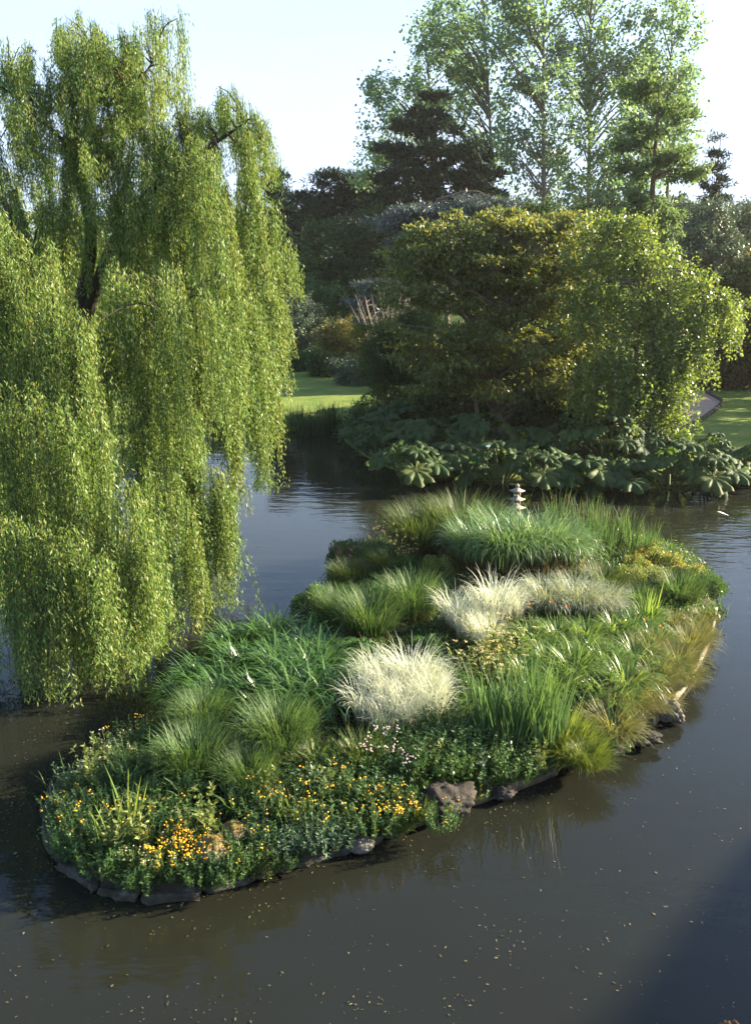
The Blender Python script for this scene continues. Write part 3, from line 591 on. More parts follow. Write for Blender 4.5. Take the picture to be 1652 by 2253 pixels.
# shrubs by the lawn
shr = [('rounded_shrub', 'large rounded grey green shrub at the back of the left lawn', 652, 73, (650, 650), [(652, 700, 52, 48), (620, 740, 40, 40), (690, 740, 45, 40), (650, 760, 60, 40)], 'grey', 150, .5, (.16, .08)),
       ('green_shrub', 'fresh green shrub behind the large rounded grey shrub', 700, 79, (700, 615), [(695, 645, 38, 30), (715, 670, 40, 40), (680, 690, 50, 50)], 'green', 70, .6, (.2, .11)),
       ('golden_shrub', 'golden leaved shrub right of the rounded grey shrub', 745, 69, (745, 705), [(735, 740, 40, 26), (770, 730, 25, 24), (755, 770, 40, 26)], 'yellowsh', 60, .55, (.2, .11)),
       ('golden_shrub', 'small orange tinted shrub at the foot of the bare twiggy shrub', 800, 62, (800, 715), [(800, 730, 22, 16), (830, 745, 26, 22)], 'yellowsh', 26, .5, (.18, .1)),
       ('low_shrub', 'low mounded green shrub along the back of the lawn nearest the willow', 650, 69, (650, 770), [(640, 788, 35, 18), (680, 795, 35, 18)], 'green', 44, .5, (.16, .09)),
       ('low_shrub', 'low dark shrub in the middle of the border behind the lawn', 720, 65, (720, 780), [(715, 800, 36, 20), (745, 805, 30, 20)], 'dark', 44, .5, (.16, .09)),
       ('low_shrub', 'leafy bluish shrub at the right end of the lawn border', 780, 60, (780, 790), [(770, 812, 30, 22), (805, 815, 30, 26)], 'grey', 44, .5, (.18, .09)),
       ('dark_shrub', 'dark shrub in shadow behind the golden leaved shrub', 790, 76, (790, 640), [(760, 690, 40, 40), (800, 690, 50, 50), (600, 700, 40, 60), (590, 780, 30, 40)], 'dark', 80, .7, (.2, .12)),
       ('dark_shrub', 'deep green shrub half hidden behind the right edge of the willow', 590, 80, (590, 640), [(590, 690, 50, 60), (560, 760, 60, 60), (500, 720, 60, 80)], 'dark', 110, .7, (.2, .12))]
for q, (nm, lb, px, Y, tp, it, mt, nc, cr, lf) in enumerate(shr):
    sk_ = [(i_[0], (i_[1]*.35 + .65*PB(px, Y)), i_[2]*.95, i_[3]*1.1) for i_ in it]
    T_(nm, lb, 'shrub', px, Y, tp, it + sk_, .09, mt, nc=int(nc*1.6), per=170, cr=cr*1.25, flat=.8, leaf=lf, seed=70 + q, shell=.6, bark='barkdark')
# a belt of far trees closing the horizon (one by one)
r = R(88)
for q, (px, Y, top) in enumerate([(px_, Y_ + 36, t_) for px_, Y_, t_ in [(-260, 80, 470), (-60, 84, 440), (120, 82, 470), (300, 80, 455), (450, 84, 470), (560, 88, 480), (680, 92, 520), (880, 95, 500), (1050, 92, 480), (1180, 98, 470), (1330, 95, 460), (1480, 98, 440), (1600, 96, 445), (1760, 84, 430), (1950, 86, 440)]]):
    hw = 95
    T_('distant_tree', 'distant dark green tree closing the gap below the skyline', 'tree', px, Y, (px, top), [(px - 30, top + 60, hw*.7, 55), (px + 40, top + 75, hw*.7, 60), (px, top + 130, hw, 60)], .3, 'dark', nc=60, per=170, cr=1.8, leaf=(.6, .36), seed=200 + q, shell=.5, group='distant trees closing the horizon', bark='barkdark')
# ---------------------------------------------------------------- weeping willow
def willow():
    r = R(9); base = np.array([-8.8, 22.5, ZT(-11, 22.5) + .1]); t = empty('weeping_willow', base)
    def part(name, paths, mat='barkdark'):
        mb = MB()
        for pts, r0, r1 in paths: tube(mb, curve(pts, 16), np.linspace(r0, r1, 16), 9)
        for v in mb.V: v -= base
        return obj(name, mb.mesh(name, M[mat], True), t)
    J = np.array([-8.6, 22.3, 5.0])
    part('trunk', [([base - [0, 0, .6], base + [.05, 0, 2.2], J], .62, .42)])
    L1 = [J, P(200, 560, 21.8), P(188, 440, 21.5), P(172, 360, 21.4), P(196, 250, 21.5), P(215, 130, 21.8)]
    L2 = [J, P(230, 580, 21.2), P(290, 480, 20.6), P(350, 400, 20.4), P(450, 330, 20.6), P(540, 270, 21)]
    L3 = [J, P(120, 650, 20.5), P(60, 600, 19.4), P(-10, 600, 18.4)]
    L4 = [J, P(260, 720, 20), P(330, 690, 19), P(400, 690, 18.3)]
    L5 = [J, P(330, 620, 23), P(450, 540, 23.5), P(580, 530, 23.5)]
    L6 = [J, P(30, 480, 23), P(-80, 380, 24), P(-180, 340, 25)]
    L7 = [J, np.array([-9, 26, 8.5]), np.array([-9.5, 29, 9.6])]
    L8 = [L1[3], P(130, 300, 20.8), P(70, 250, 20.4), P(20, 200, 20.4)]
    L9 = [L1[3], P(240, 270, 21), P(300, 190, 21), P(335, 140, 21.2)]
    for l, a in ((L1, .3), (L2, .27), (L3, .22), (L4, .22), (L5, .22), (L6, .2), (L7, .24), (L8, .1), (L9, .1)): part('limb', [(l, a*.62, .025)])
    limbp = np.vstack([curve(l, 24)[6:] for l in (L1, L2, L3, L4, L5, L6, L7, L8, L9)])
    # cascades: apex px, apex py, Y, bottom py, half spread px, strands
    cas = [(150, 40, 22, 210, 42, 40), (220, 62, 21.8, 260, 50, 46), (105, 115, 21, 300, 48, 46), (30, 120, 21, 330, 50, 46), (290, 120, 21.5, 320, 50, 46), (330, 175, 21.2, 360, 42, 42), (60, 225, 20.5, 420, 50, 46), (250, 190, 20.8, 400, 55, 50), (160, 180, 20.8, 380, 55, 50), (-30, 220, 21, 480, 60, 46),
           (345, 270, 21, 460, 50, 44), (110, 330, 20, 520, 55, 48), (220, 330, 20.2, 520, 50, 44), (480, 190, 21.6, 330, 30, 26), (420, 245, 21.2, 430, 50, 46), (520, 240, 21.2, 440, 46, 46), (550, 290, 21.4, 500, 26, 34), (470, 300, 20.6, 520, 55, 52), (390, 340, 20.4, 560, 55, 50), (555, 380, 21, 600, 30, 38),
           (510, 420, 20.3, 680, 50, 50), (430, 430, 19.8, 680, 55, 50), (340, 430, 19.8, 640, 50, 44), (10, 420, 19.5, 700, 60, 50), (110, 450, 19.6, 700, 55, 48), (230, 470, 19.8, 690, 50, 40),
           (545, 540, 21, 800, 45, 50), (620, 535, 21.6, 665, 32, 44), (645, 580, 21.6, 668, 16, 20), (480, 560, 20, 860, 50, 50), (400, 560, 19.2, 840, 55, 50), (310, 580, 19, 830, 50, 46),
           (560, 700, 20.8, 980, 38, 50), (588, 820, 20.8, 1050, 18, 34), (500, 740, 20, 1000, 48, 50), (540, 850, 20.4, 1020, 30, 34), (420, 740, 18.8, 1050, 55, 54), (340, 760, 18.2, 1080, 55, 54), (270, 700, 18.6, 1020, 50, 46),
           (535, 255, 21.2, 420, 30, 34), (170, 75, 21.8, 260, 40, 40), (262, 85, 21.6, 260, 40, 40), (75, 150, 21, 330, 40, 40), (200, 115, 21.4, 320, 45, 44), (312, 100, 21.6, 280, 30, 34), (350, 225, 21.4, 400, 34, 34), (520, 215, 21.4, 350, 34, 34), (465, 230, 21.4, 380, 34, 34), (575, 430, 21, 640, 26, 34), (380, 930, 18.4, 1200, 34, 50), (350, 1000, 17.4, 1270, 30, 46), (270, 250, 20.8, 430, 40, 44), (305, 330, 20.2, 530, 40, 44), (415, 300, 20, 500, 40, 44), (20, 480, 17.4, 950, 45, 50), (-40, 470, 17.2, 1000, 50, 50), (70, 520, 17.6, 960, 40, 46), (260, 600, 18, 860, 34, 40), (400, 605, 17.7, 930, 40, 44), (320, 605, 17.9, 900, 40, 44), (445, 650, 17.6, 990, 36, 40),
           (40, 560, 17.2, 1250, 34, 56), (95, 610, 16.8, 1330, 34, 60), (150, 670, 16.6, 1390, 32, 60), (205, 715, 16.8, 1250, 22, 46), (0, 600, 16.8, 1350, 36, 56), (-60, 560, 17, 1400, 50, 50),
           (60, 860, 15.6, 1500, 28, 50), (135, 900, 15.4, 1500, 28, 54), (192, 940, 15.4, 1440, 22, 46), (5, 900, 15.4, 1540, 28, 46), (-60, 860, 15.4, 1560, 45, 50),
           (90, 1160, 14.4, 1500, 22, 44), (155, 1180, 14.3, 1540, 26, 54), (222, 1230, 14.3, 1560, 20, 54), (25, 1150, 14.3, 1580, 26, 46), (70, 1320, 14.1, 1590, 22, 36), (-40, 1150, 14.3, 1620, 40, 50),
           (275, 1075, 15.4, 1460, 40, 80), (325, 1190, 15.1, 1500, 22, 60), (250, 1180, 15.4, 1400, 24, 44), (385, 1085, 17, 1385, 24, 56), (418, 1200, 17, 1395, 11, 34), (340, 1120, 16.6, 1400, 22, 40),
           (455, 1035, 18.6, 1310, 32, 74), (488, 1080, 18.8, 1340, 16, 50), (430, 1120, 18.8, 1310, 20, 40), (430, 880, 19, 1200, 38, 50), (330, 880, 17.8, 1220, 36, 50), (240, 850, 17, 1220, 34, 48), (500, 950, 20, 1110, 20, 30), (560, 900, 20.6, 1060, 14, 30), (520, 620, 20.2, 960, 30, 44), (600, 640, 21, 900, 16, 34)]
    # the far and hidden sides of the crown
    for k in range(46):
        a = r.uniform(-.35*PI, 1.35*PI); rr = r.uniform(2.5, 7.2); x = base[0] + rr*math.cos(a)*1.0; y = base[1] + 1.0 + rr*math.sin(a)*.85
        if y < 20 and x > -8: continue
        if x > -4.2: continue
        zt = 12.2 - (rr/7.2)**2*6.5 + r.normal()*.6
        d = np.array([x, y, zt]); cas.append(('w', d, max(.5, zt - r.uniform(3, 6)), r.uniform(.6, 1.0), 46))
    st = []; ln = []; out = []; bm = MB()
    # feathery short sprays over the top of the crown
    for l, k0, q in ((L1, 12, 26), (L9, 8, 16), (L8, 8, 16), (L2, 12, 16)):
        pp = curve(l, 24)
        for _ in range(q):
            a = pp[r.integers(k0, 24)] + r.normal(size=3)*[.9, .8, .4] + [0, 0, .2]; a[2] = min(a[2], P(200, 40, a[1])[2]); cas.append(('w', a, a[2] - r.uniform(.7, 1.5), r.uniform(.25, .5), 16))
    for c in cas:
        if c[0] == 'w': a, zb, hw, k = c[1], c[2], c[3], c[4]
        else:
            px, py, Y, pb, hw, k = c; a = P(px, py, Y); zb = max(.25, P(px, pb, Y)[2]); hw = hw*Y/FPX*(1.25 if py < 260 else 1); k = int(k*(.58 if Y < 17.5 else .8))
        # twig from the nearest limb to the apex
        d = np.linalg.norm(limbp - a, axis=1) + 2.0*np.maximum(0, limbp[:, 2] - a[2] - 1.5); s = limbp[np.argmin(d)]
        m = (s + a)/2 + [0, 0, .25*np.linalg.norm(a - s)*.6]
        if np.linalg.norm(s - a) < 2.4: tube(bm, curve([s, m, a], 8), np.linspace(.022, .008, 8), 5)
        nb = max(4, k//10); bi = r.integers(0, nb, k); big = r.normal(.86, .2, nb)
        ang = r.uniform(0, 2*PI, nb)[bi]; rad = (np.sqrt(r.random(nb))*hw*1.3)[bi]
        o = np.stack([np.cos(ang)*rad, np.sin(ang)*rad*.9, -(rad/hw)**2*hw*.55 + r.normal(size=k)*.08], 1)
        o[:, :2] += r.normal(size=(k, 2))*(.045 + .04*r.random((k, 1)))
        st.append(a + o); out.append(np.stack([np.cos(ang), np.sin(ang)], 1)*hw*.35)
        H = (a[2] - zb)*(.55 if c[0] != 'w' and c[1] < 260 else 1); ln.append(np.maximum(.5, (H + o[:, 2])*np.clip(big[bi] + r.normal(size=k)*.1 - .12*r.random(k), .25, 1.1)))
    st = np.vstack(st); ln = np.concatenate(ln); out = np.vstack(out); ns = len(st)
    ln = np.minimum(ln, st[:, 2] - .15)
    sw = r.normal(size=(ns, 2))*.07; ph = r.uniform(0, 6.28, (ns, 2)); clump = r.random(ns)
    def along(idx, f):
        l = ln[idx]; s = f*l
        e = (1 - np.exp(-s/.55))[:, None]; rise = .16*np.exp(-s/.3)
        xy = st[idx, :2] + out[idx]*e + sw[idx]*s[:, None] + .05*np.sin(s[:, None]*1.7 + ph[idx])
        return np.concatenate([xy, (st[idx, 2] - s + rise)[:, None]], 1)
    # thin hanging withes
    k = 6; f = np.linspace(0, 1, k); idx = np.repeat(np.arange(ns), k); pp = along(idx, np.tile(f, ns)).reshape(ns, k, 3) - base
    S = np.array([.004, .001, 0]); V = np.stack([pp + S, pp - S], 2).reshape(ns, -1, 3)
    kk = np.arange(k - 1)*2; q = np.stack([kk, kk + 1, kk + 3, kk + 2], 1)[None] + (np.arange(ns)*k*2)[:, None, None]
    wb = MB(); wb.add(V.reshape(-1, 3), q.reshape(-1, 4))
    for v in bm.V: v -= base
    bm.add(wb.V[0], wb.Q[0]); obj('hanging_twigs', bm.mesh('hanging_twigs', M['barkdark']), t)
    nl = (ln*54).astype(int) + 12; idx = np.repeat(np.arange(ns), nl); n = len(idx); f = r.random(n)**.9
    p = along(idx, f) + r.normal(size=(n, 3))*np.array([.055, .055, .03])
    a = r.uniform(0, 2*PI, n); D = np.stack([np.cos(a)*.6, np.sin(a)*.6, -.95 + r.normal(size=n)*.3], 1)
    s = r.uniform(.7, 1.3, n)
    mb = MB(); leaves(mb, r, p - base, D, .1*s, .021*s, None, .1)
    # a strand's leaves share its tint: some strands have begun to yellow
    mb.qr = [np.clip(clump[idx]*.55 + r.random(n)*.45, 0, 1)]
    obj('crown', mb.mesh('crown', M['willow']), t)
    tag(t, 'huge weeping willow with curtains of yellow green leaves hanging to the water', 'tree')
willow()
# ---------------------------------------------------------------- gunnera
def gunnera_leaf(mb, r, c, az, tilt, rad, sides=90, rings=6):
    th = np.linspace(-PI*.93, PI*.93, sides); lobes = 9
    edge = 1 - .34*(1 - np.abs(np.cos(th*lobes/2)))**.9 - .1*np.abs(np.sin(th*21)) ; edge *= .82 + .18*np.cos(th)
    V = [[0, 0, 0]]; f = np.linspace(.14, 1, rings)
    for q in f:
        e = rad*q*(1 - (1 - edge)*q)
        z = rad*(.16*q**2 - .30*q**4) + rad*.055*np.cos(th*lobes)*q + rad*.03*r.normal(size=sides)*q
        V += np.stack([np.cos(th)*e, np.sin(th)*e, z], 1).tolist()
    V = np.array(V)
    ct, sn = math.cos(tilt), math.sin(tilt)
    V = np.stack([V[:, 0]*ct + V[:, 2]*sn, V[:, 1], -V[:, 0]*sn + V[:, 2]*ct], 1)
    ca, sa = math.cos(az), math.sin(az); V = np.stack([V[:, 0]*ca - V[:, 1]*sa, V[:, 0]*sa + V[:, 1]*ca, V[:, 2]], 1) + c
    Q = [[1 + i*sides + j, 1 + i*sides + j + 1, 1 + (i + 1)*sides + j + 1, 1 + (i + 1)*sides + j] for i in range(rings - 1) for j in range(sides - 1)]
    T = [[0, 1 + j, 2 + j] for j in range(sides - 1)]
    mb.add(V, Q, T, rnd=float(r.random()))
def gunnera_proto(seed, nl, h, spread, sz):
    r = R(seed); lv = MB(); sk = MB()
    for k in range(nl):
        a = k*2.4 + r.normal()*.3; u = (k + .5)/nl; rr = spread*math.sqrt(u); hh = h*(1.05 - .55*u)*r.uniform(.85, 1.1)
        c = np.array([math.cos(a)*rr, math.sin(a)*rr, hh])
        tube(sk, curve([np.array([math.cos(a)*.12, math.sin(a)*.12, -.2]), c*[.55, .55, .6], c], 7), np.linspace(.04, .025, 7), 6)
        gunnera_leaf(lv, r, c, a + r.normal()*.25, .25 + .55*u + r.normal()*.15, sz*1.15*r.uniform(.65, 1.2))
    return [('leaves', lv.mesh('leaves', M['gunnera'], True)), ('stalks', sk.mesh('stalks', M['stem'], True))]
def place(name, proto, loc, sc, rz, label, cat, group=None):
    t = empty(name, loc, rz, sc)
    for n, me in proto: obj(n, me, t)
    return tag(t, label, cat, group)
gp = [gunnera_proto(1, 9, 1.5, 1.35, .72), gunnera_proto(2, 8, 1.3, 1.2, .8), gunnera_proto(3, 10, 1.7, 1.5, .68)]
r = R(123); gg = 'giant gunnera plants along the far bank'
gl = 'giant gunnera plant with dark lobed leaves in the shade of the far bank'
gr = [(792, 968, .75, gl), (838, 935, .8, gl), (850, 905, 1.0, 'topmost gunnera beside the lawn, rising in the shadow of the feathery bush'), (832, 988, .85, gl), (870, 960, 1.1, gl), (930, 1005, 1.0, gl), (960, 955, 1.0, gl), (1000, 1030, 1.0, gl), (1050, 1000, 1.0, gl), (1100, 1045, 1.05, gl), (1150, 1005, 1.0, gl), (1190, 1050, 1.0, gl), (1235, 1010, 1.1, gl), (1280, 1055, 1.1, gl), (900, 1045, 1.0, gl),
      (1330, 1015, 1.1, 'gunnera with its upper leaves catching light below the trailing tree'), (1370, 1058, 1.1, 'dark gunnera leaves hanging low to the water right of the stone lantern'), (1420, 1012, .72, 'brightly backlit gunnera with glowing lime leaves under the trailing tree'), (1475, 1058, 1.15, 'large gunnera leaning out over the water below the backlit one'), (1490, 1012, .72, 'gunnera with sun rimmed leaf edges next to the sandy path'), (1545, 1060, 1.15, 'gunnera whose big drooping leaves reach furthest over the right water'), (1560, 1010, .72, 'gunnera at the foot of the shaded right lawn'), (1620, 1035, .85, 'bluish gunnera second from the right end of the bank'), (1680, 1040, 1.1, 'gunnera at the right end of the bank cut by the frame')]
for q, (px, py, sc, lb) in enumerate(gr):
    g = G(px, py, .4); z = ZT(g[0], g[1])
    place('gunnera', gp[q % 3], (g[0], g[1], max(z, -.1)), sc*r.uniform(.9, 1.1), r.uniform(0, 6.28), lb, 'plant', gg)
# ---------------------------------------------------------------- island plants: prototypes
def disc(r, n, rad, z=0.):
    a = r.uniform(0, 2*PI, n); q = np.sqrt(r.random(n))*rad
    return np.stack([np.cos(a)*q, np.sin(a)*q, np.full(n, z)], 1), a
def grass(seed, n, h, rad, lean, cv, w, mat, segs=5, name='blades', old=0, hv=.3, lean0=0.0, outw=.8, ex=1.6):
    r = R(seed); mb = MB(); b, a = disc(r, n, rad); q = np.hypot(b[:, 0], b[:, 1])/rad
    az = a + r.normal(size=n)*(1.2 - outw)
    blades(mb, r, b, az, h*r.uniform(1 - hv, 1 + hv*.6, n), lean0 + lean*(.25 + .75*q)*r.uniform(.5, 1.2, n), cv*r.uniform(.3, 1.2, n), w*r.uniform(.7, 1.3, n), segs, ex)
    out = [(name, mb.mesh(name, M[mat]))]
    if old:
        mb = MB(); b, a = disc(r, old, rad*1.05)
        blades(mb, r, b, a + r.normal(size=old)*.5, h*r.uniform(.35, .75, old), r.uniform(.3, 1.0, old), r.uniform(.5, 1.7, old), w, 4)
        out.append(('old_blades', mb.mesh('old_blades', M['dry'])))
    return out
def octa(mb, c, s, r):
    n = len(c); d = np.array([[1, 0, 0], [0, 1, 0], [-1, 0, 0], [0, -1, 0], [0, 0, .8], [0, 0, -.8]])
    V = c[:, None] + d[None]*np.broadcast_to(s, (n,))[:, None, None]*r.uniform(.75, 1.2, (n, 6, 1))
    t = np.array([[0, 1, 4], [1, 2, 4], [2, 3, 4], [3, 0, 4], [1, 0, 5], [2, 1, 5], [3, 2, 5], [0, 3, 5]])
    T = (t[None] + (np.arange(n)*6)[:, None, None]).reshape(-1, 3)
    mb.add(V.reshape(-1, 3), None, T); mb.tr[-1] = np.repeat(r.random(n), 8)
def herb(seed, ns, h, rad, leaf, per, mat, flower=None, fs=.022, fn=4, ftop=.5, lean=.35, whorl=0, leafang=.9, hv=.35):
    r = R(seed); b, a = disc(r, ns, rad); stm = MB(); lf = MB(); fl = MB()
    hh = h*r.uniform(1 - hv, 1 + hv*.5, ns); q = np.hypot(b[:, 0], b[:, 1])/rad
    le = lean*q*r.uniform(.5, 1.4, ns)
    tip = b + np.stack([np.cos(a)*np.sin(le)*hh, np.sin(a)*np.sin(le)*hh, np.cos(le)*hh], 1)
    S = np.array([.005, .003, 0]); V = np.stack([b + S, b - S, tip - S*.5, tip + S*.5], 1).reshape(-1, 3)
    stm.add(V, np.arange(4*ns).reshape(ns, 4), rnd=r.random(ns))
    n = ns*per; idx = np.repeat(np.arange(ns), per); f = .15 + .88*r.random(n)
    if whorl: f = np.round(f*whorl)/whorl
    p = b[idx] + (tip - b)[idx]*f[:, None]
    az = r.uniform(0, 2*PI, n); D = np.stack([np.cos(az), np.sin(az), np.full(n, leafang) - f*.2 + r.normal(size=n)*.3 - .35], 1)
    s = r.uniform(.6, 1.25, n)*(1.15 - .55*f)
    leaves(lf, r, p, D, leaf[0]*s, leaf[1]*s, np.array([0, 0, 1.]) + r.normal(size=(n, 3))*.35, .12)
    out = [('stems', stm.mesh('stems', M['stem'])), ('leaves', lf.mesh('leaves', M[mat]))]
    if flower:
        sel = r.random(ns) < ftop; tt = tip[sel]
        c = np.repeat(tt, fn, 0) + r.normal(size=(len(tt)*fn, 3))*fs*1.5 + [0, 0, fs*.6]; octa(fl, c, fs, r)
        out.append(('blossom', fl.mesh('blossom', M[flower])))
    return out
def bush(seed, rad, h, n, leaf, mat, flower=None, nf=0, fs=.02):
    """dense leafy cushion"""
    r = R(seed); lf = MB(); u = unit(r.normal(size=(n, 3))); u[:, 2] = np.abs(u[:, 2])
    lump = 1 + .22*np.sin(u[:, 0]*5 + seed)*np.cos(u[:, 1]*6 + seed*2)
    p = u*(.55 + .45*r.random((n, 1))**.5)*lump[:, None]*[rad, rad, h]
    leaves(lf, r, p, u + r.normal(size=(n, 3))*.6 + [0, 0, .25], leaf[0]*r.uniform(.6, 1.3, n), leaf[1]*r.uniform(.6, 1.3, n), u + r.normal(size=(n, 3))*.5, .12)
    st = MB(); m = 24
    for k in range(m): tube(st, [[0, 0, -.05], u[k]*[rad*.4, rad*.4, h*.5], u[k]*[rad*.85, rad*.85, h*.85]], [.012, .009, .004], 4)
    out = [('stems', st.mesh('stems', M['stem'])), ('leaves', lf.mesh('leaves', M[mat]))]
    if flower:
        fl = MB(); k = r.integers(0, n, nf); c = np.repeat(u[k]*[rad*1.03, rad*1.03, h*1.05]*lump[k][:, None], 3, 0) + r.normal(size=(nf*3, 3))*fs*1.2; octa(fl, c, fs, r)
        out.append(('blossom', fl.mesh('blossom', M[flower])))
    return out
def cattail(seed, n, h, rad, heads=6, w=.022, mat='cattail', lean=.16):
    r = R(seed); out = grass(seed, n, h, rad, lean, .35, w, mat, 5, 'blades', hv=.35, outw=.5)
    if heads:
        mb = MB(); sm = MB(); b, a = disc(r, heads, rad*.8)
        for k in range(heads):
            t = b[k] + [r.normal()*.08, r.normal()*.08, h*r.uniform(.85, 1.05)]; tube(sm, [b[k], (b[k] + t)/2, t], [.006]*3, 4)
            tube(mb, [t + [0, 0, -.16], t + [0, 0, -.14], t, t + [0, 0, .01]], [.004, .014, .014, .003], 6)
        out += [('stems', sm.mesh('stems', M['stem'])), ('seed_heads', mb.mesh('seed_heads', M['brownhead'], True))]
    return out
def phlomis(seed):
    r = R(seed); out = herb(seed, 14, .85, .4, (.17, .09), 14, 'limeherb', lean=.25)
    fl = MB(); b, a = disc(r, 9, .4)
    c = []
    for k in range(9):
        for z in (.6, .86): c.append(b[k]*[1.2, 1.2, 1] + [0, 0, z*r.uniform(.85, 1.1)])
    c = np.array(c); c = np.repeat(c, 6, 0) + r.normal(size=(len(c)*6, 3))*[.025, .025, .01]; octa(fl, c, .02, r)
    return out + [('blossom', fl.mesh('blossom', M['palewhorl']))]
PR = {
 'fine': [grass(1, 1250, .98, .36, .42, 1.6, .016, 'finegrass', 7, 'blades', 160, .38, ex=3.2, outw=.45), grass(2, 1250, .95, .38, .45, 1.5, .016, 'finegrass', 7, 'blades', 220, .38, ex=3.0, outw=.45)],
 'fuzz': [grass(3, 1400, 1.1, .45, .5, 1.4, .016, 'fuzzgrass', 6, 'blades', 220, ex=2.8)],
 'white': [grass(4, 700, 1.3, .36, .24, 2.1, .018, 'white', 9, 'blades', 90, .5, ex=3.2, outw=-.3), grass(5, 700, 1.25, .38, .26, 2.2, .018, 'white', 9, 'blades', 110, .5, ex=3.0, outw=-.1), grass(4, 260, 1.5, .2, .34, 2.2, .024, 'white', 9, 'blades', 60, .4, ex=3.0, outw=.3)],
 'ribbon': [grass(6, 700, 1.75, .42, .3, 2.7, .034, 'ribbon', 9, 'blades', 260, .2, outw=.4, ex=3), grass(7, 700, 1.7, .42, .34, 2.6, .034, 'ribbon', 9, 'blades', 260, .2, outw=.4, ex=3)],
 'strap': [grass(8, 380, .88, .36, .5, 2.7, .042, 'strap', 8, 'leaves', 0, .5, outw=0, ex=1.9), grass(9, 380, .82, .38, .6, 2.6, .04, 'strap', 8, 'leaves', 0, .5, outw=0, ex=1.9)],
 'day': [grass(10, 300, .72, .18, .5, 2.4, .03, 'daystrap', 6, 'leaves', 30), grass(11, 300, .68, .2, .55, 2.3, .028, 'daystrap', 6, 'leaves', 30)],
 'lime': [grass(12, 360, .65, .18, .4, .9, .018, 'limestrap', 5, 'leaves', 0), grass(13, 900, .5, .25, .7, 1.3, .009, 'limestrap', 5, 'leaves', 0)],
 'sedge': [grass(14, 950, .72, .24, .6, 1.8, .012, 'sedge', 5, 'blades', 80), grass(15, 850, .52, .24, .65, 1.7, .012, 'sedge', 5, 'blades', 60)],
 'tuft': [grass(16, 900, .55, .32, .55, 1.5, .014, 'finegrass', 5, 'blades', 60, ex=2.4), grass(17, 900, .55, .34, .55, 1.4, .014, 'fuzzgrass', 5, 'blades', 80, ex=2.4)],
 'silver': [grass(18, 1000, 1.05, .34, .45, 2.5, .017, 'silver', 8, 'blades', 60, ex=2.4, outw=.4)],
 'cat': [cattail(19, 90, 1.45, .3), cattail(20, 70, 1.3, .26, 4)],
 'iris': [cattail(21, 46, 1.5, .22, 0, .03, 'cattail', .2), cattail(22, 40, 1.4, .2, 0, .028, 'cattail', .24)],
 'smalliris': [cattail(23, 12, .8, .1, 0, .03, 'daystrap', .3)],
 'mim': [herb(24, 60, .5, .34, (.085, .035), 16, 'herb', 'yellow', .018, 3, .1), herb(25, 50, .42, .3, (.08, .034), 16, 'herb', 'yellow', .02, 5, .5)],
 'mimfew': [herb(26, 60, .55, .38, (.09, .036), 18, 'herb', 'yellow', .02, 3, .12)],
 'herb': [herb(27, 70, .6, .42, (.1, .045), 18, 'herb'), herb(28, 70, .5, .42, (.085, .04), 18, 'herb')],
 'blu': [herb(29, 36, .42, .26, (.1, .026), 20, 'bluherb', whorl=7)],
 'stalk': [herb(30, 4, .95, .1, (.13, .05), 34, 'limeherb', lean=.15), herb(31, 6, .8, .14, (.12, .05), 30, 'bluherb', lean=.2)],
 'bush': [bush(32, .6, .6, 3600, (.075, .036), 'herb'), bush(33, .6, .65, 3600, (.07, .034), 'limeherb')],
 'dkbush': [bush(34, .6, .6, 3200, (.08, .04), 'green')],
 'gold': [bush(35, .5, .45, 2600, (.07, .03), 'limeherb', 'yellow', 40, .02)],
 'phl': [phlomis(36), phlomis(37)],
 'rusty': [herb(38, 60, .9, .35, (.07, .02), 12, 'rust_flare', 'palewhorl', .014, 5, .7, .3)],
 'pinkfl': [herb(39, 26, .75, .22, (.09, .035), 14, 'herb', 'pink', .022, 5, .6)],
 'dock': [grass(50, 26, .55, .08, .5, 1.5, .1, 'herb', 6, 'leaves', outw=.4), grass(51, 22, .48, .08, .6, 1.4, .09, 'limeherb', 6, 'leaves', outw=.4)],
 'purp': [herb(40, 30, .7, .3, (.09, .03), 14, 'dark', 'purple', .02, 5, .6)],
 'paleherb': [herb(41, 40, .4, .3, (.1, .05), 14, 'limeherb', 'pink', .016, 3, .3)],
}
NM = dict(dock=('broad_leaf_plant', 'plant'), fine=('fine_grass', 'grass'), fuzz=('olive_grass', 'grass'), white=('variegated_grass', 'grass'), ribbon=('ribbon_grass', 'grass'), strap=('strap_leaf_plant', 'plant'), day=('daylily_clump', 'plant'), lime=('lime_grass', 'grass'), sedge=('bronze_sedge', 'grass'), tuft=('grass_tuft', 'grass'), silver=('silver_grass', 'grass'), cat=('cattail_clump', 'reeds'), iris=('reed_clump', 'reeds'), smalliris=('iris_clump', 'plant'), mim=('yellow_flower', 'flowers'), mimfew=('yellow_flower', 'flowers'), herb=('leafy_herb', 'plant'), blu=('blue_leaf_herb', 'plant'), stalk=('tall_herb', 'plant'), bush=('leafy_bush', 'bush'), dkbush=('leafy_bush', 'bush'), gold=('golden_bush', 'bush'), phl=('whorled_flower', 'flowers'), rusty=('rusty_flower', 'flowers'), pinkfl=('pink_flower', 'flowers'), purp=('mauve_flower', 'flowers'), paleherb=('pale_herb', 'plant'))
rp_ = R(555)
def plant(kind, px, py, sc, label, group=None, v=None, stretch=1.0):
    g = GI(px, py); pr = PR[kind]; q = rp_.integers(0, len(pr)) if v is None else v
    s = sc*rp_.uniform(.95, 1.05)
    place(NM[kind][0], pr[q], g, (s, s, s*stretch), rp_.uniform(0, 6.28), label, NM[kind][1], group)
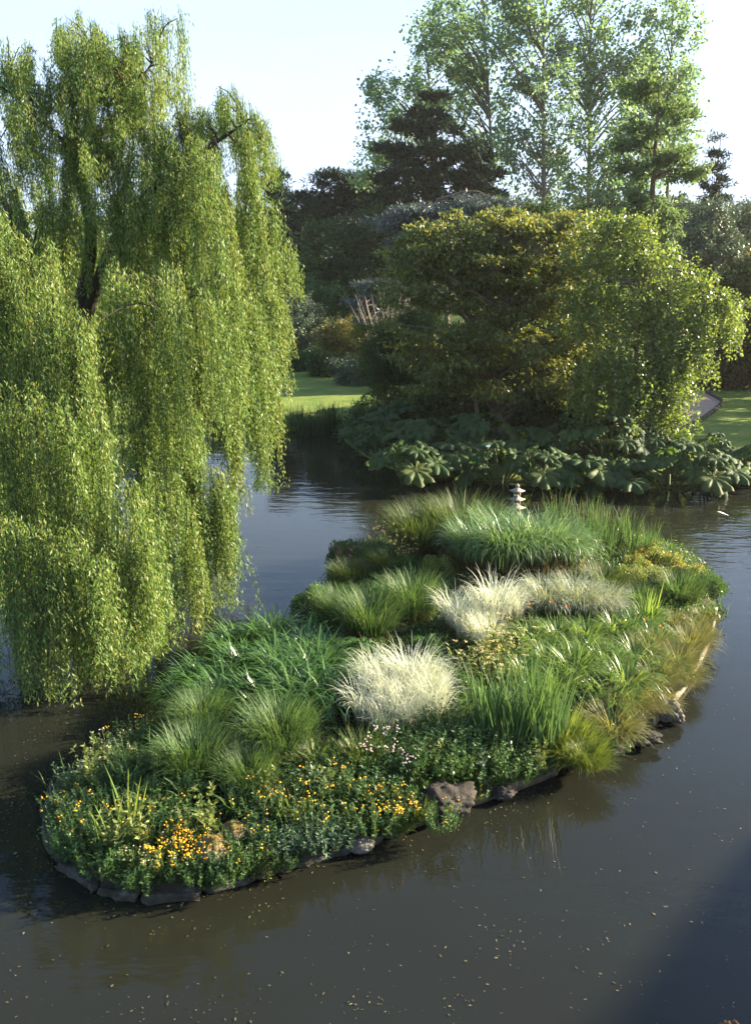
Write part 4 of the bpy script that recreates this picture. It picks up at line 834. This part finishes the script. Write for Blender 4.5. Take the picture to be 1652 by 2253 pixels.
# white variegated grasses
for px, py, s, v, lb in [(905, 1535, .98, 2, 'tallest cream white grass at the back of the front white clump'), (830, 1540, .95, 0, 'cream white grass at the back left of the front white clump'), (890, 1600, .85, 0, 'bright white grass at the front of the front white clump'), (800, 1590, .8, 2, 'white grass arching low at the near left of the front white clump'), (940, 1580, .85, 1, 'white grass on the right of the front white clump'), (860, 1570, .95, 1, 'dense white grass in the core of the front white clump'), (845, 1610, .72, 1, 'short white grass at the near foot of the front white clump'), (945, 1545, .85, 0, 'white grass at the back right of the front white clump'),
                      (1090, 1375, 1.05, 2, 'spiky cream white grass with the highest tips in the rear white clump'), (1065, 1380, .9, 0, 'dense white grass in the core of the rear white clump'), (1000, 1385, .85, 2, 'cream white grass at the left end of the rear white clump'), (1120, 1365, .85, 1, 'white grass at the right end of the rear white clump beside silver grass'), (1025, 1400, .75, 0, 'short white grass at the near left of the rear white clump'), (1065, 1425, .72, 1, 'low fading white grass at the front of the rear white clump')]:
    plant('white', px, py, s*.79, lb, 'white variegated grasses', v)
# green fountain grasses
for px, py, s, lb in [(450, 1610, 1.0, 'green fountain grass nearest the leafy mass in the front trio'), (615, 1655, 1.15, 'big green fountain grass tussock on the right of the front trio'), (430, 1705, 1.1, 'green fountain grass tussock nearest the narrow end of the island'), (545, 1735, .85, 'smaller fountain grass with pale old blades in front of the trio'),
                      (815, 1400, 1.4, 'green fountain grass in front of the pair behind the front white clump'), (905, 1360, 1.4, 'soft green fountain grass right behind the rear white clump'), (745, 1365, 1.1, 'green fountain grass at the rear left shore above the leafy mass')]:
    plant('fine', px, py, s*.82, lb, 'green fountain grasses')
plant('fuzz', 930, 1215, 1.4, 'hazy olive grass mound on the back shore, left of its twin', 'olive grass mounds')
plant('fuzz', 1015, 1205, 1.45, 'hazy olive grass mound on the back shore close to the ribbon grass', 'olive grass mounds')
for px, py, s, lb in [(1045, 1255, 1.0, 'ribbon grass at the left end of the big arching clump'), (1115, 1270, 1.05, 'glossy ribbon grass at the front of the big arching clump'), (1185, 1265, 1.05, 'arching ribbon grass directly in front of the stone lantern'), (1235, 1262, .9, 'ribbon grass at the right end of the big arching clump beside the cattails'), (1085, 1225, 1.0, 'ribbon grass at the back of the big arching clump')]:
    plant('ribbon', px, py, s, lb, 'arching ribbon grasses')
cg = 'cattails on the back shore of the island'
for px, py, s in [(1225, 1200, 1.05), (1270, 1205, 1.05), (1305, 1200, 1.0), (1345, 1205, .98), (1385, 1210, .85), (1425, 1225, .8), (1330, 1220, .9), (1250, 1222, .9), (1290, 1225, .95)]:
    plant('cat', px, py, s, 'upright green cattail clump on the back shore near the lantern', cg)
sg = 'glossy strap leaf plants in the dark green mass'
for px, py, s in [(520, 1440, 1.0), (600, 1420, 1.0), (670, 1440, .95), (450, 1510, .9), (540, 1490, 1.05), (620, 1490, 1.05), (700, 1500, 1.0), (400, 1545, .75), (490, 1550, .9), (580, 1560, 1.0), (660, 1560, 1.05), (730, 1555, .95), (715, 1450, .8), (560, 1425, .85), (640, 1530, 1.0)]:
    plant('strap', px, py, s, 'glossy dark green strap leaf plant in the leafy mass left of the white grass', sg)
for px, py, s, lb in [(1200, 1345, .95, 'silvery arching grass next to the rear white clump'), (1265, 1345, 1.0, 'silvery drooping grass with the whitest top in the island middle'), (1320, 1350, .85, 'silvery grass at the right end of its drift')]:
    plant('silver', px, py, s, lb, 'silvery arching grasses')
for px, py, s, v, lb in [(1330, 1300, 1.3, 1, 'rounded olive tuft with a dark shaded side right of the ribbon grass'), (1490, 1315, 1.35, 0, 'large rounded green tuft near the far right shore'), (1400, 1330, 1.0, 0, 'green tuft between the two rounded tufts on the right'), (1250, 1300, 1.0, 1, 'olive tuft under the right end of the ribbon grass'), (860, 1255, 1.2, 1, 'olive tuft below the rusty stalks on the back shore'), (790, 1235, 1.2, 1, 'dark olive tuft at the rear left corner of the island'), (830, 1240, 1.2, 0, 'green tuft next to the rear left corner of the island'), (770, 1275, 1.1, 1, 'dark tuft hanging over the rear left shore')]:
    plant('tuft', px, py, s, lb, None, v)
dg = 'daylily clumps on the sunny side of the island'
for px, py, s in [(1170, 1420, 1.0), (1225, 1415, 1.0), (1290, 1410, 1.0), (1350, 1400, .95), (1200, 1465, 1.1), (1260, 1490, 1.1), (1225, 1520, 1.0), (1330, 1470, 1.0), (1375, 1520, 1.15), (1400, 1460, 1.0), (1310, 1530, 1.0), (1440, 1420, .9), (1455, 1480, .9), (1150, 1500, .9), (1390, 1395, .9), (1280, 1450, 1.0), (1180, 1540, .9), (1345, 1560, .9), (1420, 1375, .9)]:
    plant('day', px, py, s, 'arching daylily clump on the sunny side of the island', dg)
eg = 'bronze sedges along the right shore'
for px, py, s, lb in [(1345, 1610, 1.25, 'large bronze sedge tussock above the jagged overhanging rock'), (1440, 1510, .9, 'bronze sedge leaning to the water halfway along the timber edging'), (1490, 1470, .9, None), (1515, 1430, .9, None), (1530, 1390, .85, None), (1480, 1375, .8, 'straw coloured sedge below the large rounded green tuft'), (1390, 1560, .9, None), (1545, 1365, .7, None), (1445, 1555, .8, None), (1500, 1500, .7, None), (1430, 1440, .8, None), (1540, 1410, .7, None)]:
    plant('sedge', px, py, s, lb or 'bronze sedge tuft along the timber edged right shore', eg)
plant('smalliris', 1430, 1375, 1.2, 'fresh green upright iris fan among the tufts on the right')
plant('smalliris', 1418, 1372, 1.1, 'dark green iris fan close against the fresh green iris fan')
ig = 'tall reed clumps at the middle of the near shore'
for px, py, s, lb in [(1080, 1640, 1.1, 'reed clump at the left end of the tall reeds on the near shore'), (1120, 1660, 1.1, None), (1155, 1650, 1.1, None), (1190, 1660, 1.1, 'bluish reed clump at the right end of the tall reeds on the near shore'), (1215, 1640, 1.0, None), (1140, 1620, 1.0, None), (1060, 1610, .9, None), (1175, 1610, 1.0, None)]:
    plant('iris', px, py, s, lb or 'tall upright green reeds in the middle of the near shore', ig)
plant('lime', 1240, 1640, 1.1, 'lime green grass leaning out behind the tall reeds', None, 0)
plant('lime', 1265, 1665, 1.35, 'rounded bright green grass hummock on the near shore', None, 1)
plant('lime', 1295, 1680, .9, 'small lime hummock beside the rounded hummock at the waterline', None, 1)
plant('lime', 800, 1690, 1.0, 'lime green upright grass tuft above the yellow flower bank', None, 0)
plant('lime', 905, 1750, .6, 'short lime leaf tuft left of the big dark boulder', None, 0)
plant('lime', 925, 1795, .5, 'tiny lime leaf tuft at the foot of the big dark boulder', None, 0)
plant('lime', 645, 1800, .8, 'lime grass rising among the yellow flowers', None, 0)
# flowers
yg = 'yellow flowered plants at the front of the island'
for px, py, s, v, lb in [(565, 1790, 1.0, 0, 'yellow flowers at the left of the tall flower bank in front of the fountain grass'), (625, 1785, 1.05, 0, 'yellow flowers in the middle of the tall flower bank'), (600, 1835, .95, 0, 'yellow flowered plant right of the rusty mossed boulder'), (865, 1800, 1.0, 1, 'densest yellow flowers, left of the big dark boulder'), (820, 1815, 1.0, 0, 'yellow flowered bush above the pale smooth stone'), (765, 1815, .95, 0, 'yellow flowers left of the densest bunch near the boulder'), (380, 1895, .9, 1, 'bright yellow flower bunch left of the pale mossy boulder'), (430, 1890, .8, 1, 'yellow flowers touching the pale mossy boulder'), (505, 1900, .85, 0, 'yellow flowers in front of the rusty mossed boulder'), (550, 1880, .85, 0, 'yellow flowered plant at the front edge below the tall flower bank'), (290, 1635, .8, 0, 'yellow flowers on the shaded back edge near the narrow end'), (365, 1620, .8, 0, 'yellow flowered plant touching the nearest fountain grass on the back edge'), (970, 1815, .65, 0, 'yellow flowered tuft hanging over the log edging'), (455, 1820, .6, 0, 'small yellow flowers behind the pale mossy boulder')]:
    plant('mim', px, py, s, lb, yg, v)
for px, py, s, lb in [(200, 1830, .8, 'shaded plant with few yellow flowers near the stone edging tip'), (140, 1800, .7, 'low plant with a single yellow bloom at the very tip of the island'), (255, 1850, .8, 'sparse yellow flowered plant beside the iris blades at the narrow end'), (700, 1810, 1.0, 'leafy plant with few yellow flowers between the two flower banks'), (740, 1770, 1.0, 'green plant with scattered yellow flowers behind the flower banks'), (350, 1830, .8, 'sparse yellow flowered plant left of the mossy boulders')]:
    plant('mimfew', px, py, s, lb, yg)
for px, py, s, v, lb in [(470, 1845, 1.1, 0, 'tall pale leafy stalk rising behind the pale mossy boulder'), (208, 1735, 1.0, 0, 'tall leafy stalk on the shaded back edge near the tip'), (305, 1880, 1.05, 0, 'pale leafy stalks beside the iris blades near the tip'), (265, 1880, 1.0, 0, 'leafy stalk left of the iris blades near the tip'), (690, 1760, .9, 1, 'greyish leafy stalks between the flower banks'), (145, 1740, .7, 1, 'small leafy spike at the water edge of the tip'), (1060, 1720, .9, 1, 'pale speckled leafy stalks above the log edging'), (1195, 1700, .7, 0, 'yellowish leafy stalk on the near shore under the reeds')]:
    plant('stalk', px, py, s, lb, None, v)
plant('smalliris', 240, 1875, 1.0, 'pale iris blades leaning left at the narrow end of the island')
plant('smalliris', 285, 1850, 1.25, 'upright iris blades between leafy stalks at the narrow end')
plant('paleherb', 255, 1668, 1.0, 'pale sunlit herb on the stone at the shaded back edge')
plant('paleherb', 330, 1900, .9, 'feathery pale green herb beside the bright yellow flower bunch')
plant('pinkfl', 855, 1715, 1.0, 'herb with pale pink heads right of the lime grass tuft')
plant('purp', 760, 1255, .9, 'mauve flowered plant on the rear left shore')
plant('rusty', 850, 1235, 1.1, 'rusty flower stalks at the back left of the island')
plant('rusty', 885, 1245, .9, 'smaller rusty stalks next to the yellowish bush at the back')
for px, py, s, lb in [(1075, 1470, 1.0, 'pale yellow whorled flowers at the front of the rear white clump'), (1120, 1455, 1.0, 'pale yellow whorled flowers with the tallest stalks'), (1040, 1500, .9, 'pale whorled flowers between the two white clumps'), (1100, 1510, .95, 'pale whorled flowers behind the tall reeds')]:
    plant('phl', px, py, s, lb, 'pale whorled flowers in the middle of the island')
for px, py, s, lb in [(1430, 1235, 1.0, 'golden flowered bush at the far right end behind the cattails'), (1470, 1250, 1.0, 'golden flowered bush between the cattails and the right shore'), (1400, 1250, .8, 'small golden bush at the foot of the cattails'), (1520, 1275, .9, 'golden flecked bush on the right shore above the pale stone')]:
    plant('gold', px, py, s, lb, 'golden bushes at the far right end')
for kind, px, py, s, lb in [('bush', 700, 1345, 1.0, 'sunny lime bush on the rear left shore'), ('bush', 895, 1265, .9, 'yellow green bush in the hollow left of the ribbon grass'), ('bush', 960, 1275, .9, 'light green bush under the left end of the ribbon grass'), ('bush', 1555, 1300, .8, 'green bush at the outermost right shore of the island'), ('dkbush', 760, 1230, .9, 'dark bush at the rear left corner of the island'), ('dkbush', 690, 1395, .8, 'dark bush between the rear shore and the leafy mass'), ('dkbush', 960, 1500, .8, 'dark bush right of the front white clump'), ('bush', 1000, 1530, .8, 'leafy bush between the front white clump and the whorled flowers'),
                            ('dkbush', 940, 1440, .7, 'dark bush in the gap between the two white clumps'), ('bush', 1385, 1290, .8, 'light bush behind the rounded tufts on the right'), ('bush', 1440, 1290, .8, 'leafy bush between golden bushes and the large green tuft')]:
    plant(kind, px, py, s, lb)
hg = 'leafy green herbs on the near slope'
for px, py, s in [(900, 1680, 1.1), (960, 1670, 1.2), (1010, 1650, 1.1), (1040, 1690, 1.1), (980, 1700, 1.1), (930, 1700, 1.0), (790, 1750, 1.1), (840, 1750, 1.1), (760, 1720, 1.0), (1100, 1700, .9), (1140, 1700, .8), (720, 1740, 1.0), (1000, 1600, 1.0), (660, 1740, .8), (880, 1760, .9)]:
    plant('herb', px, py, s, 'leafy green herb on the near slope of the island', hg)
bg = 'blue green herbs near the front edge'
for px, py, s in [(665, 1860, 1.0), (705, 1865, 1.0), (620, 1880, .9), (560, 1840, .9), (640, 1850, .9), (745, 1850, .8)]:
    plant('blu', px, py, s, 'small blue green herb at the front edge of the island', bg)
tg = 'small herbs in the shaded tip'
for px, py, s in [(180, 1780, .7), (230, 1760, .8), (290, 1770, .8), (170, 1860, .7), (230, 1900, .7), (330, 1780, .8), (390, 1800, .8), (300, 1930, .6), (420, 1930, .6), (250, 1720, .8), (320, 1710, .9), (500, 1930, .5)]:
    plant('herb', px, py, s, 'low shaded herb at the narrow tip of the island', tg)
er = R(404); eo = 'small leafy herbs spilling over the island edge'
for k in list(range(2, 22, 3)) + list(range(22, 58, 1)) + list(range(96, 140, 2)):
    p = outl[k]*.97 + cen*.03 + er.normal(size=3)*[.12, .12, 0]; kd = er.choice(['herb', 'herb', 'mimfew', 'bush', 'tuft', 'lime'], p=[.36, .2, .14, .1, .12, .08])
    t = place(NM[kd][0], PR[kd][er.integers(0, len(PR[kd]))], (p[0], p[1], .08), er.uniform(.3, .62), er.uniform(0, 6.28), 'small leafy plant spilling over the stone and log edge of the island', NM[kd][1], eo)
# small orange daylily blooms are part of ground cover dots below
for kind, px, py, s, lb in [('dock', 330, 1770, 1.0, 'broad leaved plant in shade below the nearest fountain grass'), ('dock', 420, 1770, 1.0, 'broad leaved plant between the nearest fountain grass and the pale boulder'), ('dock', 700, 1700, 1.1, 'broad leaved plant below the big right fountain grass'), ('dock', 905, 1715, .9, 'broad leaved plant above the big dark boulder'), ('dock', 180, 1870, .8, 'broad leaved plant just inside the stone edging at the tip'), ('dock', 1030, 1715, .9, 'broad leaved plant above the near end of the log edging'), ('dock', 520, 1790, .9, 'broad leaved plant behind the rusty mossed boulder'),
    ('stalk', 600, 1770, .8, 'leafy stalk at the back of the tall flower bank'), ('stalk', 720, 1775, .9, 'leafy stalk in the middle of the flower banks'), ('stalk', 810, 1770, .8, 'leafy stalk behind the flowers above the pale smooth stone'), ('stalk', 960, 1720, .8, 'leafy stalk directly behind the big dark boulder'), ('stalk', 1010, 1640, .9, 'leafy stalk among the herbs left of the tall reeds'), ('stalk', 400, 1850, .8, 'leafy stalk behind the bright yellow flower bunch'), ('stalk', 170, 1815, .7, 'leafy stalk at the very tip of the island'),
    ('tuft', 690, 1690, .9, 'green tuft right at the foot of the big right fountain grass'), ('tuft', 560, 1770, .6, 'small tuft in front of the smaller fountain grass'), ('lime', 760, 1750, .7, 'lime grass tuft between the herbs and the flower banks'), ('sedge', 620, 1760, .7, 'straw coloured sedge behind the tall flower bank'), ('smalliris', 1010, 1725, .9, 'iris fan right of the big dark boulder'), ('smalliris', 640, 1840, .8, 'iris fan among the yellow flowers of the tall bank'),
    ('sedge', 1290, 1340, .9, 'straw sedge in front of the rounded olive tuft'), ('tuft', 1170, 1580, 1.0, 'dark green tuft behind the tall reeds'), ('dkbush', 1090, 1560, .6, 'dark bush in the hollow behind the tall reeds'), ('dkbush', 790, 1450, .7, 'dark bush between the leafy mass and the front white clump'), ('dkbush', 830, 1330, .8, 'dark bush behind the rear pair of fountain grasses')]:
    plant(kind, px, py, s, lb)
# ground cover
def groundcover():
    r = R(31); lf = MB(); n = 0; pts = []
    lo, hi = ISL.min(0), ISL.max(0)
    while len(pts) < 5200:
        x, y = r.uniform(lo[0], hi[0]), r.uniform(lo[1], hi[1])
        if inside(x, y) and isl_d(x, y) > .12: pts.append((x, y, isl_z(x, y)))
    pts = np.array(pts); k = 16; idx = np.repeat(np.arange(len(pts)), k); n = len(idx)
    hh = .08 + .22*r.random(len(pts))
    c = pts[idx] + np.stack([r.normal(size=n)*.09, r.normal(size=n)*.09, r.random(n)*hh[idx] - .05], 1)
    D = unit(r.normal(size=(n, 3))) + [0, 0, .5]; s = r.uniform(.6, 1.3, n)
    leaves(lf, r, c, D, .085*s, .042*s, np.array([0, 0, 1.]) + r.normal(size=(n, 3))*.5, .1)
    tt = r.random(len(pts)); lf.qr = [np.clip(tt[idx]*.6 + r.random(n)*.4, 0, 1)]
    tag(obj('ground_cover', lf.mesh('ground_cover', M['herb'])), 'dense low leafy ground cover carpeting the island between the clumps', 'ground cover', kind='stuff')
    gb = MB(); b = pts[r.integers(0, len(pts), 9000)] + r.normal(size=(9000, 3))*[.15, .15, 0]
    blades(gb, r, b, r.uniform(0, 6.28, 9000), r.uniform(.15, .5, 9000), r.uniform(0, .6, 9000), r.uniform(.2, 1.4, 9000), .008, 4)
    tag(obj('rough_grass', gb.mesh('rough_grass', M['daystrap'])), 'short rough grass growing through the island ground cover', 'grass', kind='stuff')
groundcover()
# orange daylily flowers
fl = [(1160, 1400), (1205, 1395), (1240, 1405), (1410, 1435), (1445, 1450)]
for px, py in fl:
    g = GI(px, py); r = R(px); st = MB(); tube(st, [[0, 0, 0], [.02, 0, .4], [.03, .02, .78]], [.006, .005, .004], 4)
    pt = MB(); a = np.arange(6)*PI/3; D = np.stack([np.cos(a), np.sin(a), np.full(6, .7)], 1)
    leaves(pt, r, np.tile([.03, .02, .76], (6, 1)), D, .075, .035, np.tile([0, 0, 1.], (6, 1)), .1)
    place('orange_flower', [('stem', st.mesh('stem', M['stem'])), ('petals', pt.mesh('petals', M['orange']))], g, 1, 0, 'single orange lily bloom among the daylily clumps', 'flower', 'orange lily blooms')
# reeds on the lawn shore
rr_ = cattail(61, 120, 1.35, .5, 5, .03, 'ddreed', .1)
for px, py, s in [(655, 945, 1.05), (685, 948, .95), (715, 945, 1.15), (735, 942, 1.1), (668, 955, .9), (700, 955, .9)]:
    g = G(px, py, .05); place('reed_clump', rr_, (g[0], g[1], -.1), s, px, 'dark upright reeds at the water edge below the left lawn', 'reeds', 'reeds below the left lawn')
# rough sunlit bank grass by the willow
rb = grass(62, 700, .3, .8, .7, .8, .012, 'limestrap', 4)
for px, py, s in [(600, 935, 1.2), (625, 940, 1.1), (580, 940, 1.2), (640, 925, 1.0), (610, 915, 1.0)]:
    g = G(px, py, .2); place('bank_grass', rb, (g[0], g[1], max(.05, ZT(g[0], g[1]))), s, px, 'rough sunlit grass tuft on the bank under the willow edge', 'grass', 'grass tufts on the left bank')
# white arum flower in the gunnera
g = G(1073, 985, .4); st = MB(); tube(st, [[0, 0, 0], [0, 0, .5], [.03, 0, .9]], [.015, .012, .01], 5)
pt = MB(); a = np.linspace(0, 1.7*PI, 9); V = [[.02*math.cos(x), .02*math.sin(x), .88] for x in a] + [[.13*math.cos(x) + .02, .13*math.sin(x), 1.05 + .05*math.cos(x)] for x in a]
pt.add(V, [[i, i + 1, i + 10, i + 9] for i in range(8)])
g2 = P(1073, 985, 30.4)
place('white_flower', [('stem', st.mesh('stem', M['stem'])), ('petal', pt.mesh('petal', M['feather']))], (g2[0], 30.4, g2[2] - .6), .65, .5, 'single white flower standing among the shaded gunnera leaves', 'flower')
# white feathers afloat on the right
g = G(1594, 1132); fb = MB(); r = R(3)
for k, (dx, dy, an) in enumerate(((0, 0, 2.9), (.05, -.18, 3.2))):
    blades(fb, r, np.array([[dx, dy, .02]]), np.array([an]), .3, 1.15, .25, .09, 6)
tag(obj('white_feathers', fb.mesh('white_feathers', M['feather'])), 'pair of white feathers afloat on the brown water near the right bank', 'feather').location = (g[0], g[1], 0)
# floating leaves and weed
def floating():
    r = R(91); mb = MB(); P_ = []
    cl = []
    for k in range(190):
        px, py = r.uniform(-40, 1690), r.uniform(1500, 2253) if r.random() < .75 else r.uniform(1100, 1500)
        g = G(px, py)
        if not inside(g[0], g[1]) and sdist(np.array([g[0]]), np.array([g[1]]))[0] < -.2: cl.append((g[0], g[1], r.choice([1, 1, 1, 2, 3, 5, 9, 24], p=[.1, .1, .1, .15, .15, .15, .15, .1])))
    for x, y, k in cl:
        P_.append(np.stack([x + r.normal(size=k)*.09*math.sqrt(k)*.5, y + r.normal(size=k)*.07*math.sqrt(k)*.5], 1))
    q = []
    while len(q) < 320:
        px, py = r.uniform(-40, 1690), 1080 + 1180*r.random()**.7
        g = G(px, py)
        if not inside(g[0], g[1]) and sdist(np.array([g[0]]), np.array([g[1]]))[0] < -.2: q.append(g[:2])
    for _ in range(420):
        k = r.integers(0, len(outl)); o = unit(outl[k] - cen)*abs(r.normal())*.45; q.append((outl[k] + o)[:2] + r.normal(size=2)*.08)
    P_.append(np.array(q)); p = np.vstack(P_); n = len(p)
    c = np.concatenate([p, np.full((n, 1), .006) + r.random((n, 1))*.004], 1); a = r.uniform(0, 6.28, n)
    D = np.stack([np.cos(a), np.sin(a), r.normal(size=n)*.05], 1); s = r.uniform(.3, 1.0, n)**1.5*1.5
    leaves(mb, r, c, D, .04*s, .015*s*r.uniform(.6, 1.5, n), np.array([0, 0, 1.]) + r.normal(size=(n, 3))*.12, .15)
    tag(obj('floating_leaves', mb.mesh('floating_leaves', M['float'])), 'tiny fallen leaves and bits of weed scattered over the pond', 'fallen leaves', kind='stuff')
M['float'] = leafmat('floating_leaf', [(.03, .035, .014), (.055, .055, .022), (.09, .08, .04), (.2, .17, .09), (.1, .06, .025)], .1, 1.0, .5, .5)
floating()
# withered plant on the near shore
g = G(1618, 2262, .5); r = R(17); lv = MB(); st = MB()
for k, (dx, dy, an, tl, sz) in enumerate(((-.11, .02, 2.6, .7, .14), (.07, .0, .4, .8, .17))):
    c = np.array([dx, dy, .5]); tube(st, curve([[0, 0, -.6], [dx*.4, dy, .2], c], 6), np.linspace(.014, .01, 6), 5)
    gunnera_leaf(lv, r, c, an, tl, sz, 40, 5)
place('withered_plant', [('stems', st.mesh('stems', M['barkdark'])), ('leaves', lv.mesh('leaves', M['deadleaf'], True))], (g[0], g[1], 0), 1, 0, 'withered brown curled leaves poking up at the bottom right corner', 'plant')
# building out of frame on the right whose shadow falls over the near water
def building():
    cx, cy, w, d, h, hr = 41.9, 1.5, 24.2, 27.0, 9.0, 15.0; t = empty('stone_house', (cx, cy, .3)); tag(t, 'big gabled stone house on the right bank with slate roof', 'house')
    mb = MB(); V = [[x, y, z] for y in (-d/2, d/2) for x, z in ((-w/2, -1), (w/2, -1), (w/2, h), (0, hr - .1), (-w/2, h))]
    mb.add(V, [[0, 1, 2, 4], [9, 7, 6, 5], [0, 4, 9, 5], [1, 6, 7, 2]], [[2, 3, 4], [9, 8, 7]]); obj('wall', mb.mesh('wall', M['wallst']), t)
    mb = MB(); e = .25; V = []
    for y in (-d/2 - e, d/2 + e):
        V += [[-w/2 - .5, y, h - .2], [0, y, hr], [w/2 + .5, y, h - .2], [-w/2 - .5, y, h], [0, y, hr + .25], [w/2 + .5, y, h]]
    mb.add(V, [[3, 4, 10, 9], [4, 5, 11, 10], [0, 6, 7, 1], [1, 7, 8, 2], [0, 3, 9, 6], [2, 8, 11, 5], [0, 1, 4, 3], [1, 2, 5, 4], [6, 9, 10, 7], [7, 10, 11, 8]])
    rf = obj('roof', mb.mesh('roof', M['slate']), t)
    mb = MB(); box(mb, [0, -6, hr + .8], [1.4, 1.0, 2.6]); obj('chimney', mb.mesh('chimney', M['wallst']), rf)
    for z in (2.0, 5.8):
        for y in (-9, -5, -1, 3, 7, 10.5):
            fm = MB(); x = -w/2
            for a, b, sy, sz in ((0, .95, 1.3, .12), (0, -.95, 1.3, .18), (.59, 0, .12, 1.78), (-.59, 0, .12, 1.78)): box(fm, [x - .02, y + a, z + b], [.1, sy, sz])
            box(fm, [x - .015, y, z], [.06, .05, 1.78]); f = obj('window', fm.mesh('window', M['rockpale']), t)
            pn = MB(); box(pn, [x - .005, y, z], [.03, 1.06, 1.78]); obj('pane', pn.mesh('pane', M['glass']), f)
building()
# ---------------------------------------------------------------- air
HAZE = .0002
m, nt, N, Lk = newmat('haze'); pv = N('ShaderNodeVolumePrincipled'); pv.inputs['Color'].default_value = (1, .96, .9, 1); pv.inputs['Density'].default_value = HAZE; pv.inputs['Anisotropy'].default_value = .5
o = N('ShaderNodeOutputMaterial'); Lk(pv.outputs[0], o.inputs['Volume'])
mb = MB(); box(mb, [0, 205, 22], [860, 850, 49]); hz = tag(obj('haze', mb.mesh('haze', m)), 'thin warm evening haze over the whole garden', 'haze', kind='stuff')
# ---------------------------------------------------------------- light, sky, camera
w = bpy.data.worlds.new('World'); bpy.context.scene.world = w; w.use_nodes = True; nt = w.node_tree
sk = nt.nodes.new('ShaderNodeTexSky'); sk.sky_type = 'NISHITA'; sk.sun_disc = False; sk.sun_elevation = SUN_EL; sk.sun_rotation = SUN_AZ
sk.air_density = 1.0; sk.dust_density = 1.2; sk.ozone_density = 2.6
bg_ = nt.nodes['Background']
tc = nt.nodes.new('ShaderNodeTexCoord'); sx = nt.nodes.new('ShaderNodeSeparateXYZ'); nt.links.new(tc.outputs['Generated'], sx.inputs[0])
mp = nt.nodes.new('ShaderNodeMapping'); mp.inputs['Scale'].default_value = (1.2, 1.6, 9); mp.inputs['Rotation'].default_value = (.05, .12, .4); nt.links.new(tc.outputs['Generated'], mp.inputs[0])
cn = nt.nodes.new('ShaderNodeTexNoise'); cn.inputs['Scale'].default_value = 1.6; cn.inputs['Detail'].default_value = 6; cn.inputs['Roughness'].default_value = .55; nt.links.new(mp.outputs[0], cn.inputs[0])
el = nt.nodes.new('ShaderNodeMapRange'); el.interpolation_type = 'SMOOTHSTEP'; nt.links.new(sx.outputs[2], el.inputs[0])
el.inputs[1].default_value = .04; el.inputs[2].default_value = .55; el.inputs[3].default_value = 1.2; el.inputs[4].default_value = 0
cm = nt.nodes.new('ShaderNodeMath'); cm.operation = 'MULTIPLY_ADD'; cm.inputs[1].default_value = .8; cm.inputs[2].default_value = -.42; nt.links.new(cn.outputs[0], cm.inputs[0])
ca = nt.nodes.new('ShaderNodeMath'); ca.use_clamp = True; nt.links.new(el.outputs[0], ca.inputs[0]); nt.links.new(cm.outputs[0], ca.inputs[1])
vm = nt.nodes.new('ShaderNodeMix'); vm.data_type = 'RGBA'; vm.clamp_factor = True; nt.links.new(ca.outputs[0], vm.inputs[0]); nt.links.new(sk.outputs[0], vm.inputs[6]); vm.inputs[7].default_value = (2.1, 2.65, 3.5, 1)
nt.links.new(vm.outputs[2], bg_.inputs[0]); bg_.inputs[1].default_value = .085
sd = bpy.data.lights.new('sun', 'SUN'); sd.energy = 5.0; sd.angle = math.radians(.55); sd.color = (1.0, .86, .63)
so = bpy.data.objects.new('sun', sd); C.objects.link(so)
dv = Vector((math.sin(SUN_AZ)*math.cos(SUN_EL), math.cos(SUN_AZ)*math.cos(SUN_EL), math.sin(SUN_EL)))
so.rotation_euler = (-dv).to_track_quat('-Z', 'Y').to_euler(); so.location = dv*200
cd = bpy.data.cameras.new('camera'); cam = bpy.data.objects.new('camera', cd); C.objects.link(cam)
cam.location = (0, 0, CAMZ); cam.rotation_euler = (PI/2 - PITCH, 0, 0)
cd.sensor_fit = 'VERTICAL'; cd.sensor_height = 36; cd.lens = 36*FPX/PH; cd.clip_end = 5000; cd.clip_start = .1
sc = bpy.context.scene; sc.camera = cam
sc.view_settings.view_transform = 'Standard'; sc.view_settings.look = 'None'; sc.view_settings.exposure = 2.42; sc.view_settings.gamma = 1
sc.cycles.max_bounces = 6; sc.cycles.volume_bounces = 0; sc.cycles.diffuse_bounces = 3; sc.cycles.glossy_bounces = 3; sc.cycles.transmission_bounces = 3; sc.cycles.transparent_max_bounces = 4
sc.cycles.sample_clamp_indirect = 6; sc.cycles.caustics_reflective = False; sc.cycles.caustics_refractive = False
